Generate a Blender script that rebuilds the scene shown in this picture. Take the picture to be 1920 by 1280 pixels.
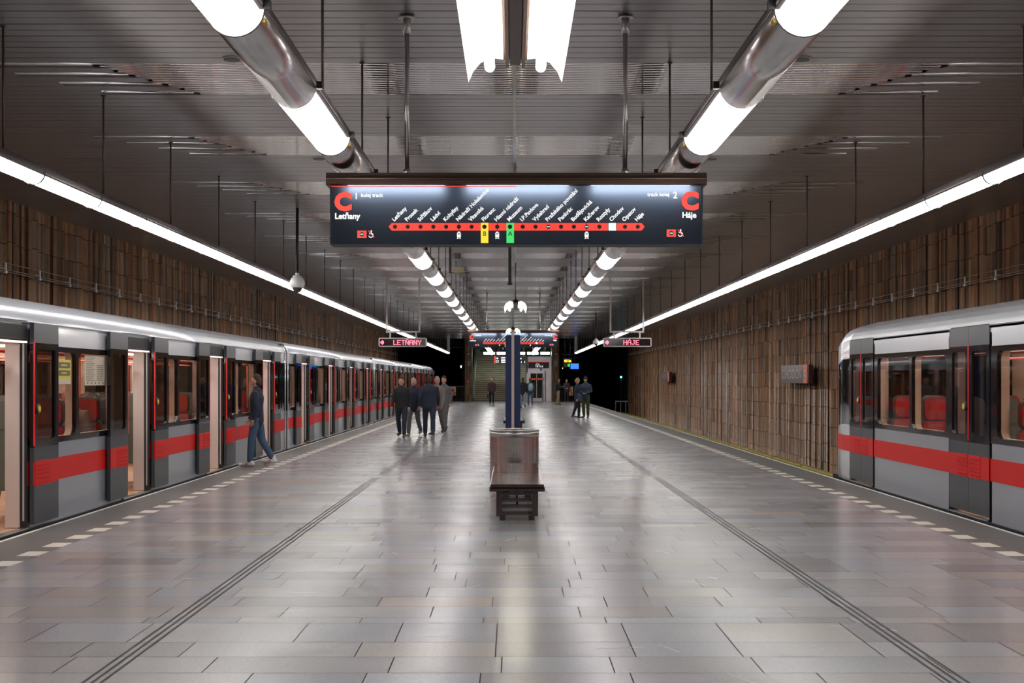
import bpy, math, random
from mathutils import Vector, Matrix
PI = math.pi
random.seed(7)
S = bpy.context.scene
C = S.collection
for o in list(bpy.data.objects):
    bpy.data.objects.remove(o)

# ------------------------------------------------------------------ camera, world, exposure
EYE = 1.65
cd = bpy.data.cameras.new('camera')
cd.lens = 45.0; cd.sensor_width = 36.0; cd.sensor_fit = 'HORIZONTAL'
cd.shift_y = 72.0 / 1920.0
cd.clip_start = 0.1; cd.clip_end = 400
cam = bpy.data.objects.new('camera', cd); C.objects.link(cam)
cam.location = (0, 0, EYE); cam.rotation_euler = (PI / 2, 0, 0)
S.camera = cam
w = bpy.data.worlds.new('world'); S.world = w; w.use_nodes = True
w.node_tree.nodes['Background'].inputs[0].default_value = (0.02, 0.02, 0.022, 1)
w.node_tree.nodes['Background'].inputs[1].default_value = 0.3
S.view_settings.view_transform = 'Standard'
S.view_settings.look = 'None'
S.view_settings.gamma = 1.0
S.view_settings.use_curve_mapping = False
S.view_settings.exposure = 0.7
E_EDGE, E_TUBE, E_WING, E_TRAIN = 10.0, 7.0, 12.0, 10.0

F = 2400.0
def at(px, py, Y):          # point of the place seen at that place of the photo, Y metres ahead
    return ((px - 959.5) * Y / F, Y, EYE - (py - 712.0) * Y / F)

# ------------------------------------------------------------------ materials
MT = {}
def mat(name, col, rough=0.5, metal=0.0, emit=0.0, spec=0.5, var=0.0, vscale=6.0, bump=0.0, coat=0.0, alpha=None, ecol=None):
    if name in MT: return MT[name]
    m = bpy.data.materials.new(name); m.use_nodes = True
    nt = m.node_tree; b = nt.nodes['Principled BSDF']
    b.inputs['Base Color'].default_value = (*col, 1)
    b.inputs['Roughness'].default_value = rough
    b.inputs['Metallic'].default_value = metal
    b.inputs['Specular IOR Level'].default_value = spec
    b.inputs['Coat Weight'].default_value = coat
    b.inputs['Coat Roughness'].default_value = 0.08
    if emit:
        b.inputs['Emission Color'].default_value = (*(ecol or col), 1)
        b.inputs['Emission Strength'].default_value = emit
    if var or bump:
        tc = nt.nodes.new('ShaderNodeTexCoord'); n = nt.nodes.new('ShaderNodeTexNoise')
        n.inputs['Scale'].default_value = vscale; n.inputs['Detail'].default_value = 5
        nt.links.new(tc.outputs['Object'], n.inputs['Vector'])
        if var:
            mr = nt.nodes.new('ShaderNodeMapRange')
            mr.inputs['From Min'].default_value = 0.3; mr.inputs['From Max'].default_value = 0.7
            mr.inputs['To Min'].default_value = 1 - var; mr.inputs['To Max'].default_value = 1 + var
            nt.links.new(n.outputs['Fac'], mr.inputs['Value'])
            mx = nt.nodes.new('ShaderNodeVectorMath'); mx.operation = 'SCALE'
            mx.inputs[0].default_value = col
            nt.links.new(mr.outputs[0], mx.inputs['Scale'])
            nt.links.new(mx.outputs[0], b.inputs['Base Color'])
        if bump:
            bp = nt.nodes.new('ShaderNodeBump'); bp.inputs['Strength'].default_value = bump
            bp.inputs['Distance'].default_value = 0.01
            nt.links.new(n.outputs['Fac'], bp.inputs['Height'])
            nt.links.new(bp.outputs[0], b.inputs['Normal'])
    MT[name] = m
    return m

def mat_attr(name, rough, spec=0.5, noise=0.12, nscale=30, rvar=0.0, bump=0.0, streak=None):
    """colour from the per-tile attribute, broken up by fine procedural noise"""
    m = bpy.data.materials.new(name); m.use_nodes = True
    nt = m.node_tree; b = nt.nodes['Principled BSDF']; L = nt.links
    a = nt.nodes.new('ShaderNodeAttribute'); a.attribute_name = 'tile'
    tc = nt.nodes.new('ShaderNodeTexCoord'); n = nt.nodes.new('ShaderNodeTexNoise')
    n.inputs['Scale'].default_value = nscale; n.inputs['Detail'].default_value = 6; n.inputs['Roughness'].default_value = 0.7
    mp = nt.nodes.new('ShaderNodeMapping')
    if streak: mp.inputs['Scale'].default_value = streak
    L.new(tc.outputs['Object'], mp.inputs['Vector']); L.new(mp.outputs[0], n.inputs['Vector'])
    mr = nt.nodes.new('ShaderNodeMapRange')
    mr.inputs['From Min'].default_value = 0.3; mr.inputs['From Max'].default_value = 0.7
    mr.inputs['To Min'].default_value = 1 - noise; mr.inputs['To Max'].default_value = 1 + noise
    L.new(n.outputs['Fac'], mr.inputs['Value'])
    mx = nt.nodes.new('ShaderNodeVectorMath'); mx.operation = 'SCALE'
    L.new(a.outputs['Color'], mx.inputs[0]); L.new(mr.outputs[0], mx.inputs['Scale'])
    L.new(mx.outputs[0], b.inputs['Base Color'])
    b.inputs['Specular IOR Level'].default_value = spec
    b.inputs['Roughness'].default_value = rough
    n2 = nt.nodes.new('ShaderNodeTexNoise'); n2.inputs['Scale'].default_value = 1.3; n2.inputs['Detail'].default_value = 3
    L.new(tc.outputs['Object'], n2.inputs['Vector'])
    if rvar:
        m2 = nt.nodes.new('ShaderNodeMapRange')
        m2.inputs['From Min'].default_value = 0.3; m2.inputs['From Max'].default_value = 0.7
        m2.inputs['To Min'].default_value = rough - rvar; m2.inputs['To Max'].default_value = rough + rvar
        L.new(n2.outputs['Fac'], m2.inputs['Value']); L.new(m2.outputs[0], b.inputs['Roughness'])
    if bump:
        bp = nt.nodes.new('ShaderNodeBump'); bp.inputs['Strength'].default_value = bump; bp.inputs['Distance'].default_value = 0.004
        L.new(n.outputs['Fac'], bp.inputs['Height']); L.new(bp.outputs[0], b.inputs['Normal'])
    MT[name] = m
    return m

def mat_glass(name, col, mixv, rough=0.03):
    """tinted pane: a see-through share and a glossy share"""
    m = bpy.data.materials.new(name); m.use_nodes = True
    nt = m.node_tree; nt.nodes.clear()
    o = nt.nodes.new('ShaderNodeOutputMaterial'); mix = nt.nodes.new('ShaderNodeMixShader')
    t = nt.nodes.new('ShaderNodeBsdfTransparent'); g = nt.nodes.new('ShaderNodeBsdfGlossy')
    t.inputs[0].default_value = (*col, 1); g.inputs['Roughness'].default_value = rough
    g.inputs[0].default_value = (0.9, 0.9, 0.9, 1)
    fr = nt.nodes.new('ShaderNodeFresnel'); fr.inputs[0].default_value = mixv
    nt.links.new(fr.outputs[0], mix.inputs[0])
    nt.links.new(t.outputs[0], mix.inputs[1]); nt.links.new(g.outputs[0], mix.inputs[2])
    nt.links.new(mix.outputs[0], o.inputs[0])
    MT[name] = m
    return m

slat = mat('ceiling slat', (0.40, 0.38, 0.38), 0.30, 0.9, var=0.05, vscale=2)
mirror = mat('polished slat', (0.80, 0.76, 0.75), 0.05, 1.0)
dark = mat('dark void', (0.012, 0.011, 0.011), 0.8)
grout = mat('grout', (0.035, 0.033, 0.032), 0.8)
ballast = mat('track bed', (0.03, 0.028, 0.027), 0.9, var=0.3, vscale=20, bump=1)
asphalt = mat('edge strip stone', (0.11, 0.105, 0.105), 0.5, var=0.14, vscale=60, spec=0.4)
white_paint = mat('white edge line', (0.62, 0.60, 0.58), 0.5, var=0.1, vscale=12)
stud = mat('tactile white tile', (0.60, 0.55, 0.50), 0.5, var=0.1, vscale=50)
rodm = mat('rod bronze', (0.10, 0.085, 0.075), 0.4, 0.7)
chrome = mat('chrome cover', (0.74, 0.72, 0.71), 0.24, 1.0)
housing = mat('grey lamp housing', (0.30, 0.28, 0.28), 0.25, 0.9)
clip = mat('dark clip', (0.05, 0.05, 0.05), 0.4, 0.5)
yellowtag = mat('yellow tag', (0.65, 0.45, 0.03), 0.5)
lens_edge = mat('edge lamp diffuser', (1, 0.97, 0.93), 0.4, emit=E_EDGE, ecol=(1.0, 0.97, 0.92))
lens_tube = mat('tube lamp diffuser', (1, 0.93, 0.92), 0.3, emit=E_TUBE, ecol=(1.0, 0.94, 0.93))
wing_tube = mat('fluorescent tube', (1, 0.96, 0.86), 0.4, emit=E_WING * 2, ecol=(1.0, 0.93, 0.80))
wing_refl = mat('white reflector', (0.85, 0.83, 0.78), 0.35, 0.0)
silver = mat('train silver', (0.58, 0.60, 0.65), 0.27, 0.35, coat=0.5)
silver_dark = mat('train grey panel', (0.29, 0.31, 0.35), 0.35, 0.25, coat=0.4)
doorgrey = mat('door dark grey', (0.040, 0.045, 0.054), 0.30, 0.0, spec=0.4)
blackgloss = mat('window band black', (0.012, 0.011, 0.012), 0.06, 0.0, spec=0.6)
blackmat = mat('matt black', (0.012, 0.012, 0.013), 0.6)
red = mat('red stripe', (0.62, 0.010, 0.008), 0.5, spec=0.25)
redbright = mat('red door edge', (0.75, 0.015, 0.02), 0.3)
skirt = mat('train skirt', (0.03, 0.036, 0.048), 0.4, 0.2)
panelwhite = mat('door pillar white', (0.60, 0.52, 0.50), 0.4, 0.2)
frame_cream = mat('window lining cream', (0.62, 0.52, 0.43), 0.45)
inwall = mat('interior wall', (0.60, 0.47, 0.37), 0.5)
infloor = mat('interior floor', (0.52, 0.33, 0.20), 0.4, var=0.12, vscale=3)
inceil = mat('interior ceiling', (0.70, 0.66, 0.62), 0.5)
inlamp = mat('interior lamp', (1, 0.9, 0.8), 0.5, emit=E_TRAIN, ecol=(1.0, 0.86, 0.75))
seatred = mat('seat red fabric', (0.42, 0.02, 0.018), 0.8, var=0.15, vscale=40)
seatshell = mat('seat shell grey', (0.10, 0.125, 0.11), 0.45)
pole_orange = mat('grab pole orange', (0.80, 0.10, 0.03), 0.35)
steel = mat('brushed steel', (0.50, 0.49, 0.49), 0.3, 1.0, var=0.06, vscale=3)
steel_lift = mat('lift steel', (0.60, 0.58, 0.60), 0.32, 0.9, var=0.1, vscale=1.2)
brownmetal = mat('bronze anodised', (0.085, 0.052, 0.038), 0.38, 0.6, var=0.1, vscale=3)
lacquer = mat('dark lacquered wood', (0.030, 0.012, 0.012), 0.16, spec=0.6, coat=0.5, var=0.15, vscale=8)
signblack = mat('sign face black', (0.016, 0.020, 0.030), 0.5, spec=0.25)
sw = mat('sign white', (0.9, 0.92, 0.92), 0.5, emit=0.5)
sr = mat('sign red', (0.9, 0.05, 0.03), 0.5, emit=0.5, ecol=(1, 0.055, 0.035))
sy = mat('sign yellow', (0.9, 0.72, 0.05), 0.5, emit=0.42)
sg = mat('sign green', (0.06, 0.7, 0.15), 0.5, emit=0.42)
sb = mat('sign light blue', (0.3, 0.75, 0.95), 0.5, emit=0.5)
led = mat('led red', (1, 0.05, 0.12), 0.5, emit=3.0, ecol=(1, 0.10, 0.16))
ledo = mat('led orange', (1, 0.3, 0.02), 0.5, emit=2.5, ecol=(1, 0.35, 0.03))
ledg = mat('led green', (0.05, 0.9, 0.05), 0.5, emit=1.2, ecol=(0.02, 0.9, 0.03))
ledface = mat('led face', (0.02, 0.006, 0.008), 0.1, spec=0.6)
screenblue = mat('blue screen', (0.02, 0.1, 0.8), 0.4, emit=1.3, ecol=(0.03, 0.14, 0.85))
cyanlamp = mat('cyan signal lamp', (0.05, 0.9, 1), 0.4, emit=9, ecol=(0.04, 0.75, 0.9))
spot = mat('white spot lamp', (1, 1, 1), 0.4, emit=14)
framegrey = mat('light grey frame', (0.50, 0.47, 0.47), 0.4, 0.3)
blue = mat('navy blue panel', (0.004, 0.018, 0.085), 0.35)
beige = mat('beige post', (0.48, 0.40, 0.37), 0.45)
plastic_white = mat('camera white', (0.62, 0.62, 0.64), 0.35)
dome = mat('smoked dome', (0.03, 0.03, 0.035), 0.05, spec=0.8)
blackpost = mat('black post', (0.006, 0.006, 0.006), 0.5)
yellowrail = mat('third rail cover', (0.42, 0.36, 0.08), 0.5, var=0.15, vscale=2)
railsteel = mat('rail steel', (0.25, 0.2, 0.17), 0.35, 0.9)
wirem = mat('pale wire', (0.42, 0.33, 0.29), 0.5)
whiteclip = mat('white wire clip', (0.75, 0.75, 0.78), 0.4)
olive = mat('green painted panel', (0.03, 0.12, 0.06), 0.5)
tan = mat('tan panel', (0.35, 0.31, 0.18), 0.5)
stairm = mat('stair stone', (0.20, 0.15, 0.10), 0.6, var=0.25, vscale=1.5)
stairtop = mat('stair tread', (0.52, 0.47, 0.38), 0.5, var=0.1, vscale=3)
hallwall = mat('hall wall', (0.30, 0.33, 0.26), 0.6, var=0.15, vscale=1)
halllamp = mat('hall lamp', (0.95, 1, 0.95), 0.5, emit=9, ecol=(0.86, 1, 0.90))
glassdark = mat('dark lift glass', (0.02, 0.025, 0.022), 0.08)
greenglass = mat('green rail glass', (0.35, 0.5, 0.42), 0.1, spec=0.7)
paper = mat('paper', (0.55, 0.48, 0.38), 0.7)
ink = mat('printed ink', (0.14, 0.12, 0.11), 0.7)
stickeryellow = mat('sticker yellow', (0.62, 0.52, 0.03), 0.5)
signbrown = mat('station name board', (0.07, 0.028, 0.026), 0.3)
letterg = mat('raised letter grey', (0.36, 0.31, 0.30), 0.4, 0.3)
orangered = mat('orange red plate', (0.72, 0.09, 0.035), 0.45)
glass = mat_glass('train pane', (0.50, 0.44, 0.39), 1.3)
doorglass = mat_glass('door pane dark', (0.20, 0.17, 0.16), 1.4)
tilewall = mat_attr('ceramic wall tiles', 0.27, 0.6, noise=0.16, nscale=8, streak=(1, 1, 0.3))
tilefloor = mat_attr('granite paving', 0.24, 0.45, noise=0.13, nscale=70, rvar=0.03, bump=0.02, streak=(0.5, 1, 1))

def mat_signface():
    m = bpy.data.materials.new('translucent sign face'); m.use_nodes = True
    nt = m.node_tree; nt.nodes.clear(); N = nt.nodes.new; L = nt.links
    o = N('ShaderNodeOutputMaterial'); ad = N('ShaderNodeAddShader'); t = N('ShaderNodeBsdfTranslucent'); p = N('ShaderNodeBsdfPrincipled')
    t.inputs[0].default_value = (0.13, 0.15, 0.19, 1)
    p.inputs['Base Color'].default_value = (0.006, 0.008, 0.013, 1); p.inputs['Roughness'].default_value = 0.5; p.inputs['Specular IOR Level'].default_value = 0.08
    L.new(t.outputs[0], ad.inputs[0]); L.new(p.outputs[0], ad.inputs[1]); L.new(ad.outputs[0], o.inputs[0])
    MT['translucent sign face'] = m
    return m
signface = mat_signface()
signtube = mat('sign light tube', (0.9, 0.95, 1), 0.5, emit=15, ecol=(0.86, 0.93, 1))
def perforated():
    m = bpy.data.materials.new('perforated steel'); m.use_nodes = True
    nt = m.node_tree; b = nt.nodes['Principled BSDF']; L = nt.links
    b.inputs['Metallic'].default_value = 1; b.inputs['Roughness'].default_value = 0.27
    tc = nt.nodes.new('ShaderNodeUVMap'); v = nt.nodes.new('ShaderNodeTexVoronoi')
    v.inputs['Scale'].default_value = 1; v.inputs['Randomness'].default_value = 0.0
    mp = nt.nodes.new('ShaderNodeMapping'); mp.inputs['Scale'].default_value = (130, 50, 1)
    L.new(tc.outputs[0], mp.inputs[0]); L.new(mp.outputs[0], v.inputs['Vector'])
    lt = nt.nodes.new('ShaderNodeMath'); lt.operation = 'LESS_THAN'; lt.inputs[1].default_value = 0.30
    L.new(v.outputs['Distance'], lt.inputs[0])
    mx = nt.nodes.new('ShaderNodeMix'); mx.data_type = 'RGBA'
    mx.inputs[6].default_value = (0.78, 0.75, 0.74, 1); mx.inputs[7].default_value = (0.03, 0.028, 0.028, 1)
    L.new(lt.outputs[0], mx.inputs[0]); L.new(mx.outputs[2], b.inputs['Base Color'])
    MT['perforated steel'] = m
    return m
perf = perforated()

# ------------------------------------------------------------------ mesh helpers
class MB:
    def __init__(s): s.v = []; s.f = []; s.m = []; s.sm = set(); s.col = []; s.usecol = False
    def box(s, x0, x1, y0, y1, z0, z1, mi=0):
        b = len(s.v)
        s.v += [(x0,y0,z0),(x1,y0,z0),(x1,y1,z0),(x0,y1,z0),(x0,y0,z1),(x1,y0,z1),(x1,y1,z1),(x0,y1,z1)]
        for q in ((0,3,2,1),(4,5,6,7),(0,1,5,4),(1,2,6,5),(2,3,7,6),(3,0,4,7)):
            s.f.append(tuple(b+i for i in q)); s.m.append(mi)
        return s
    def face(s, pts, mi=0, col=None):
        b = len(s.v); s.v += [tuple(p) for p in pts]; s.f.append(tuple(range(b, b+len(pts)))); s.m.append(mi)
        return s
    def prism(s, poly, axis, a0, a1, mi=0, caps=True, smooth=False):
        """poly of 2-D points in the plane across axis; extruded from a0 to a1"""
        def p(q, a):
            if axis == 'x': return (a, q[0], q[1])
            if axis == 'y': return (q[0], a, q[1])
            return (q[0], q[1], a)
        b = len(s.v); n = len(poly)
        s.v += [p(q, a0) for q in poly] + [p(q, a1) for q in poly]
        for i in range(n):
            j = (i+1) % n
            if smooth: s.sm.add(len(s.f))
            s.f.append((b+i, b+j, b+n+j, b+n+i)); s.m.append(mi)
        if caps:
            s.f.append(tuple(b+i for i in range(n))[::-1]); s.m.append(mi)
            s.f.append(tuple(b+n+i for i in range(n))); s.m.append(mi)
        return s
    def strip(s, poly, axis, a0, a1, mi=0, smooth=True):
        """open profile extruded"""
        def p(q, a):
            if axis == 'x': return (a, q[0], q[1])
            if axis == 'y': return (q[0], a, q[1])
            return (q[0], q[1], a)
        b = len(s.v); n = len(poly)
        s.v += [p(q, a0) for q in poly] + [p(q, a1) for q in poly]
        for i in range(n-1):
            if smooth: s.sm.add(len(s.f))
            s.f.append((b+i, b+i+1, b+n+i+1, b+n+i)); s.m.append(mi)
        return s
    def cyl(s, p0, p1, r, mi=0, n=8, r1=None):
        s.limb([p0, p1], [(r, r), (r if r1 is None else r1,)*2], n, mi, round_end=False); return s
    def limb(s, pts, rad, n=12, mi=0, ref=(1, 0, 0), round_end=True):
        """lofted tube through pts with elliptical sections; rad = (across ref, other)"""
        pts = [Vector(p) for p in pts]; P = []; R = []
        for p, r in zip(pts, rad):
            P.append(p); R.append(r if isinstance(r, tuple) else (r, r))
        if round_end:
            d = (P[0]-P[1]).normalized(); r = R[0]; e = min(r)
            P.insert(0, P[0]+d*e*0.6); R.insert(0, (r[0]*0.72, r[1]*0.72))
            P.insert(0, P[1]+d*e*0.95); R.insert(0, (r[0]*0.3, r[1]*0.3))
            d = (P[-1]-P[-2]).normalized(); r = R[-1]; e = min(r); q = P[-1]
            P.append(q+d*e*0.6); R.append((r[0]*0.72, r[1]*0.72))
            P.append(q+d*e*0.95); R.append((r[0]*0.3, r[1]*0.3))
        b = len(s.v); k = len(P)
        for i in range(k):
            d = (P[min(i+1, k-1)]-P[max(i-1, 0)]).normalized()
            rf = Vector(ref)
            if abs(d.dot(rf)) > 0.95: rf = Vector((0, 1, 0)) if abs(d.y) < 0.9 else Vector((0, 0, 1))
            u = (rf - d*d.dot(rf)).normalized(); w_ = d.cross(u)
            for j in range(n):
                a = 2*PI*j/n
                s.v.append(tuple(P[i] + u*R[i][0]*math.cos(a) + w_*R[i][1]*math.sin(a)))
        for i in range(k-1):
            for j in range(n):
                j2 = (j+1) % n
                s.sm.add(len(s.f))
                s.f.append((b+i*n+j, b+i*n+j2, b+(i+1)*n+j2, b+(i+1)*n+j)); s.m.append(mi)
        s.f.append(tuple(b+j for j in range(n))[::-1]); s.m.append(mi)
        s.f.append(tuple(b+(k-1)*n+j for j in range(n))); s.m.append(mi)
        return s
    def ball(s, c, r, mi=0, nu=14, nv=8, z0=-1.0, z1=1.0):
        """ellipsoid, cut between heights z0..z1 (fractions)"""
        rx, ry, rz = r if isinstance(r, tuple) else (r, r, r)
        b = len(s.v); t0 = math.asin(max(-1, z0)); t1 = math.asin(min(1, z1))
        for i in range(nv+1):
            t = t0 + (t1-t0)*i/nv
            for j in range(nu):
                a = 2*PI*j/nu
                s.v.append((c[0]+rx*math.cos(t)*math.cos(a), c[1]+ry*math.cos(t)*math.sin(a), c[2]+rz*math.sin(t)))
        for i in range(nv):
            for j in range(nu):
                j2 = (j+1) % nu
                s.sm.add(len(s.f))
                s.f.append((b+i*nu+j, b+i*nu+j2, b+(i+1)*nu+j2, b+(i+1)*nu+j)); s.m.append(mi)
        s.f.append(tuple(b+j for j in range(nu))[::-1]); s.m.append(mi)
        s.f.append(tuple(b+nv*nu+j for j in range(nu))); s.m.append(mi)
        return s
    def ring(s, outer, inner, axis, a0, a1, mi=0):
        """plate with a hole: outer and inner loops with equal counts"""
        def p(q, a):
            if axis == 'x': return (a, q[0], q[1])
            if axis == 'y': return (q[0], a, q[1])
            return (q[0], q[1], a)
        b = len(s.v); n = len(outer)
        s.v += [p(q, a0) for q in outer]+[p(q, a0) for q in inner]+[p(q, a1) for q in outer]+[p(q, a1) for q in inner]
        for i in range(n):
            j = (i+1) % n
            for q in ((i, j, n+j, n+i), (2*n+i, 3*n+i, 3*n+j, 2*n+j), (n+i, n+j, 3*n+j, 3*n+i), (i, 2*n+i, 2*n+j, j)):
                s.f.append(tuple(b+t for t in q)); s.m.append(mi)
        return s
    def text(s, body, ox, oz, size, y, rot=0.0, mi=0, off=0.0, align='LEFT', sx=1.0, plane='xz', flip=1):
        vs, fs = glyphs(body, size, off, align)
        ca, sa = math.cos(rot), math.sin(rot); b = len(s.v)
        for gx, gy in vs:
            gx *= sx
            u = ox + gx*ca - gy*sa; z = oz + gx*sa + gy*ca
            s.v.append((u, y, z) if plane == 'xz' else (y, u*flip, z))
        for f in fs: s.f.append(tuple(b+i for i in f)); s.m.append(mi)
        return s
    def build(s, name, mats, parent=None, smooth=False, recalc=True):
        me = bpy.data.meshes.new(name); me.from_pydata(s.v, [], s.f)
        ms = mats if isinstance(mats, (list, tuple)) else [mats]
        for m in ms: me.materials.append(m)
        for i, p in enumerate(me.polygons):
            p.material_index = s.m[i]
            p.use_smooth = smooth or (i in s.sm)
        if recalc: fixn(me)
        o = bpy.data.objects.new(name, me); C.objects.link(o)
        if parent: o.parent = parent
        return o

import bmesh
def fixn(me):
    bm = bmesh.new(); bm.from_mesh(me)
    bmesh.ops.recalc_face_normals(bm, faces=bm.faces)
    bm.to_mesh(me); bm.free()

_g = {}
def glyphs(body, size, off, align):
    k = (body, size, off, align)
    if k in _g: return _g[k]
    cu = bpy.data.curves.new('t', 'FONT'); cu.body = body; cu.size = size; cu.offset = off
    cu.align_x = align; cu.resolution_u = 3
    o = bpy.data.objects.new('t', cu); C.objects.link(o)
    dg = bpy.context.evaluated_depsgraph_get()
    me = bpy.data.meshes.new_from_object(o.evaluated_get(dg))
    r = ([(v.co.x, v.co.y) for v in me.vertices], [tuple(p.vertices) for p in me.polygons])
    bpy.data.objects.remove(o); bpy.data.curves.remove(cu); bpy.data.meshes.remove(me)
    _g[k] = r
    return r

def rrect(y0, y1, z0, z1, r, n=5):
    p = []
    for cx, cz, a in ((y1-r, z0+r, -90), (y1-r, z1-r, 0), (y0+r, z1-r, 90), (y0+r, z0+r, 180)):
        for i in range(n):
            t = math.radians(a + 90*i/(n-1)); p.append((cx+r*math.cos(t), cz+r*math.sin(t)))
    return p
def rect_like(y0, y1, z0, z1, n=5):
    p = []
    for (ca, cb, cc) in (((y1-0.001, z0), (y1, z0), (y1, z0+0.001)), ((y1, z1-0.001), (y1, z1), (y1-0.001, z1)),
                         ((y0+0.001, z1), (y0, z1), (y0, z1-0.001)), ((y0, z0+0.001), (y0, z0), (y0+0.001, z0))):
        for i in range(n): p.append(ca if i < n//2 else cb if i == n//2 else cc)
    return p

def tag(o, label=None, cat=None, group=None, kind=None):
    if label: o['label'] = label
    if cat: o['category'] = cat
    if group: o['group'] = group
    if kind: o['kind'] = kind
    return o
def thing(name, label, cat, loc=(0, 0, 0), rz=0, group=None):
    o = bpy.data.objects.new(name, None); C.objects.link(o)
    o.empty_display_size = 0.2
    o.location = loc; o.rotation_euler = (0, 0, rz)
    return tag(o, label, cat, group)
def dup(root, loc, rz, label, group=None):
    r = root.copy(); C.objects.link(r); r.location = loc; r.rotation_euler = (0, 0, rz)
    r['label'] = label
    if group: r['group'] = group
    for ch in list(root.children):
        c = ch.copy(); C.objects.link(c); c.parent = r
        for g in list(ch.children):
            d = g.copy(); C.objects.link(d); d.parent = c
    return r
def struct(o): o['kind'] = 'structure'; return o

# ------------------------------------------------------------------ setting
XL, XR = -5.25, 5.42          # platform edges
CX = 0.085
WL, WR = -9.05, 9.22          # tiled walls
ZC = EYE + 3.2                # ceiling height
YE = 98.5                     # platform end
Y0 = -1.0                     # where the scene starts behind the camera
TB = -1.12                    # track bed

# floor: paving slabs, rows across the platform
def build_floor():
    V = []; Fc = []; M = []; cols = []
    def quad(x0, x1, y0, y1, c, mi=0, z=0.0):
        b = len(V); V.extend([(x0, y0, z), (x1, y0, z), (x1, y1, z), (x0, y1, z)])
        Fc.append((b, b+1, b+2, b+3)); M.append(mi); cols.append(c)
    rnd = random.Random(11)
    xa, xb = XL+0.80, XR-0.78
    y = Y0; rows = []
    known = [6.35, 6.78, 7.21, 7.63, 8.06, 8.69, 8.90, 9.32, 9.74, 10.18, 10.6, 11.0, 11.44, 11.83, 12.27, 12.7]
    rows = [Y0 + i*0.42 for i in range(int((6.35-Y0)/0.42)+1)][:-1] + known
    while rows[-1] < YE: rows.append(rows[-1] + (0.42 if rnd.random() > 0.06 else 0.21))
    rows[-1] = YE
    g = 0.0035
    for a, b_ in zip(rows[:-1], rows[1:]):
        x = xa - rnd.random()*0.6
        while x < xb:
            wd = rnd.choice([0.64, 0.64, 0.84, 1.05, 0.84])
            x0, x1 = max(x, xa), min(x+wd, xb); x += wd
            if x1-x0 < 0.02: continue
            t = rnd.random(); v = 0.30*(0.83+0.30*rnd.random())
            if t < 0.10: c = (v*1.06, v*0.98, v*0.90)
            elif t < 0.125: c = (v*1.12, v*0.94, v*0.78)
            elif t < 0.4: c = (v*0.97, v*0.99, v*1.04)
            elif t < 0.5: c = (v*0.82, v*0.80, v*0.80)
            else: c = (v*1.03, v*1.0, v*0.99)
            quad(x0+g, x1-g, a+g, b_-g, (c[0]*0.97, c[1]*1.0, c[2]*1.06, 1))
    quad(XL+0.02, XR-0.02, Y0, YE, (0.03, 0.03, 0.03, 1), 1, -0.004)
    # dark stone margin and white kerb lines
    for (a, b2) in ((XL+0.05, XL+0.60), (XR-0.58, XR-0.05)):
        y = Y0
        while y < YE:
            quad(a, b2, y+0.003, min(y+1.6, YE)-0.003, (0.1, 0.1, 0.1, 1), 2, 0.0); y += 1.6
    quad(XL, XL+0.05, Y0, YE, (1, 1, 1, 1), 3, 0.0); quad(XR-0.05, XR, Y0, YE, (1, 1, 1, 1), 3, 0.0)
    # tactile dashes with dark fill between them
    for (a, b2) in ((XL+0.60, XL+0.80), (XR-0.78, XR-0.58)):
        y = Y0; k = 0
        while y < YE:
            quad(a, b2, y, min(y+0.325, YE), (1, 1, 1, 1), 4 if k % 2 == 0 else 2, 0.0); y += 0.325; k += 1
    # guide grooves: three dark slots each side
    for gx in (-2.29, 2.44):
        for k in (-1, 0, 1):
            for (ya, yb, dx) in ((Y0, 21.7, 0.0), (22.1, 60, 0.03), (60.1, 90, 0.03)):
                x = gx + k*0.05 + (dx if gx < 0 else -dx)
                quad(x-0.009, x+0.009, ya, yb, (0, 0, 0, 1), 5, 0.0015)
    for _ in range(90):     # pale mineral veins in the stone
        vx = rnd.uniform(xa+0.3, xb-0.6); vy = rnd.uniform(6.5, 24); an = rnd.choice([0.05, -0.08, 0.15, 1.1, 2.0, 0.6]); ln = rnd.uniform(0.12, 0.45); wv = rnd.uniform(0.003, 0.007)
        dx, dy = math.cos(an)*ln, math.sin(an)*min(ln, 0.3); nx, ny = -math.sin(an)*wv, math.cos(an)*wv
        b = len(V); V.extend([(vx, vy, 0.0008), (vx+dx, vy+dy, 0.0008), (vx+dx+nx*0.4, vy+dy+ny*0.4, 0.0008), (vx+nx, vy+ny, 0.0008)])
        Fc.append((b, b+1, b+2, b+3)); M.append(6); cols.append((1, 1, 1, 1))
    quad(xa, xb, 14.72, 14.735, (0, 0, 0, 1), 5, 0.0015)
    me = bpy.data.meshes.new('floor'); me.from_pydata(V, [], Fc)
    for m in (tilefloor, grout, asphalt, white_paint, stud, blackmat, mat('stone vein', (0.5, 0.5, 0.5), 0.3)): me.materials.append(m)
    at_ = me.color_attributes.new('tile', 'FLOAT_COLOR', 'CORNER')
    for i, p in enumerate(me.polygons):
        p.material_index = M[i]
        for li in p.loop_indices: at_.data[li].color = cols[i]
    o = bpy.data.objects.new('floor', me); C.objects.link(o); struct(o)
build_floor()
b = MB()
b.box(XL+0.04, XR-0.04, Y0, YE, TB, -0.02, 0)
struct(b.build('trim_1', grout))
b = MB()
b.box(-13, XL+0.04, Y0, 150, TB-0.2, TB); b.box(XR-0.04, 13, Y0, 150, TB-0.2, TB)
struct(b.build('trim_2', ballast))

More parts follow.
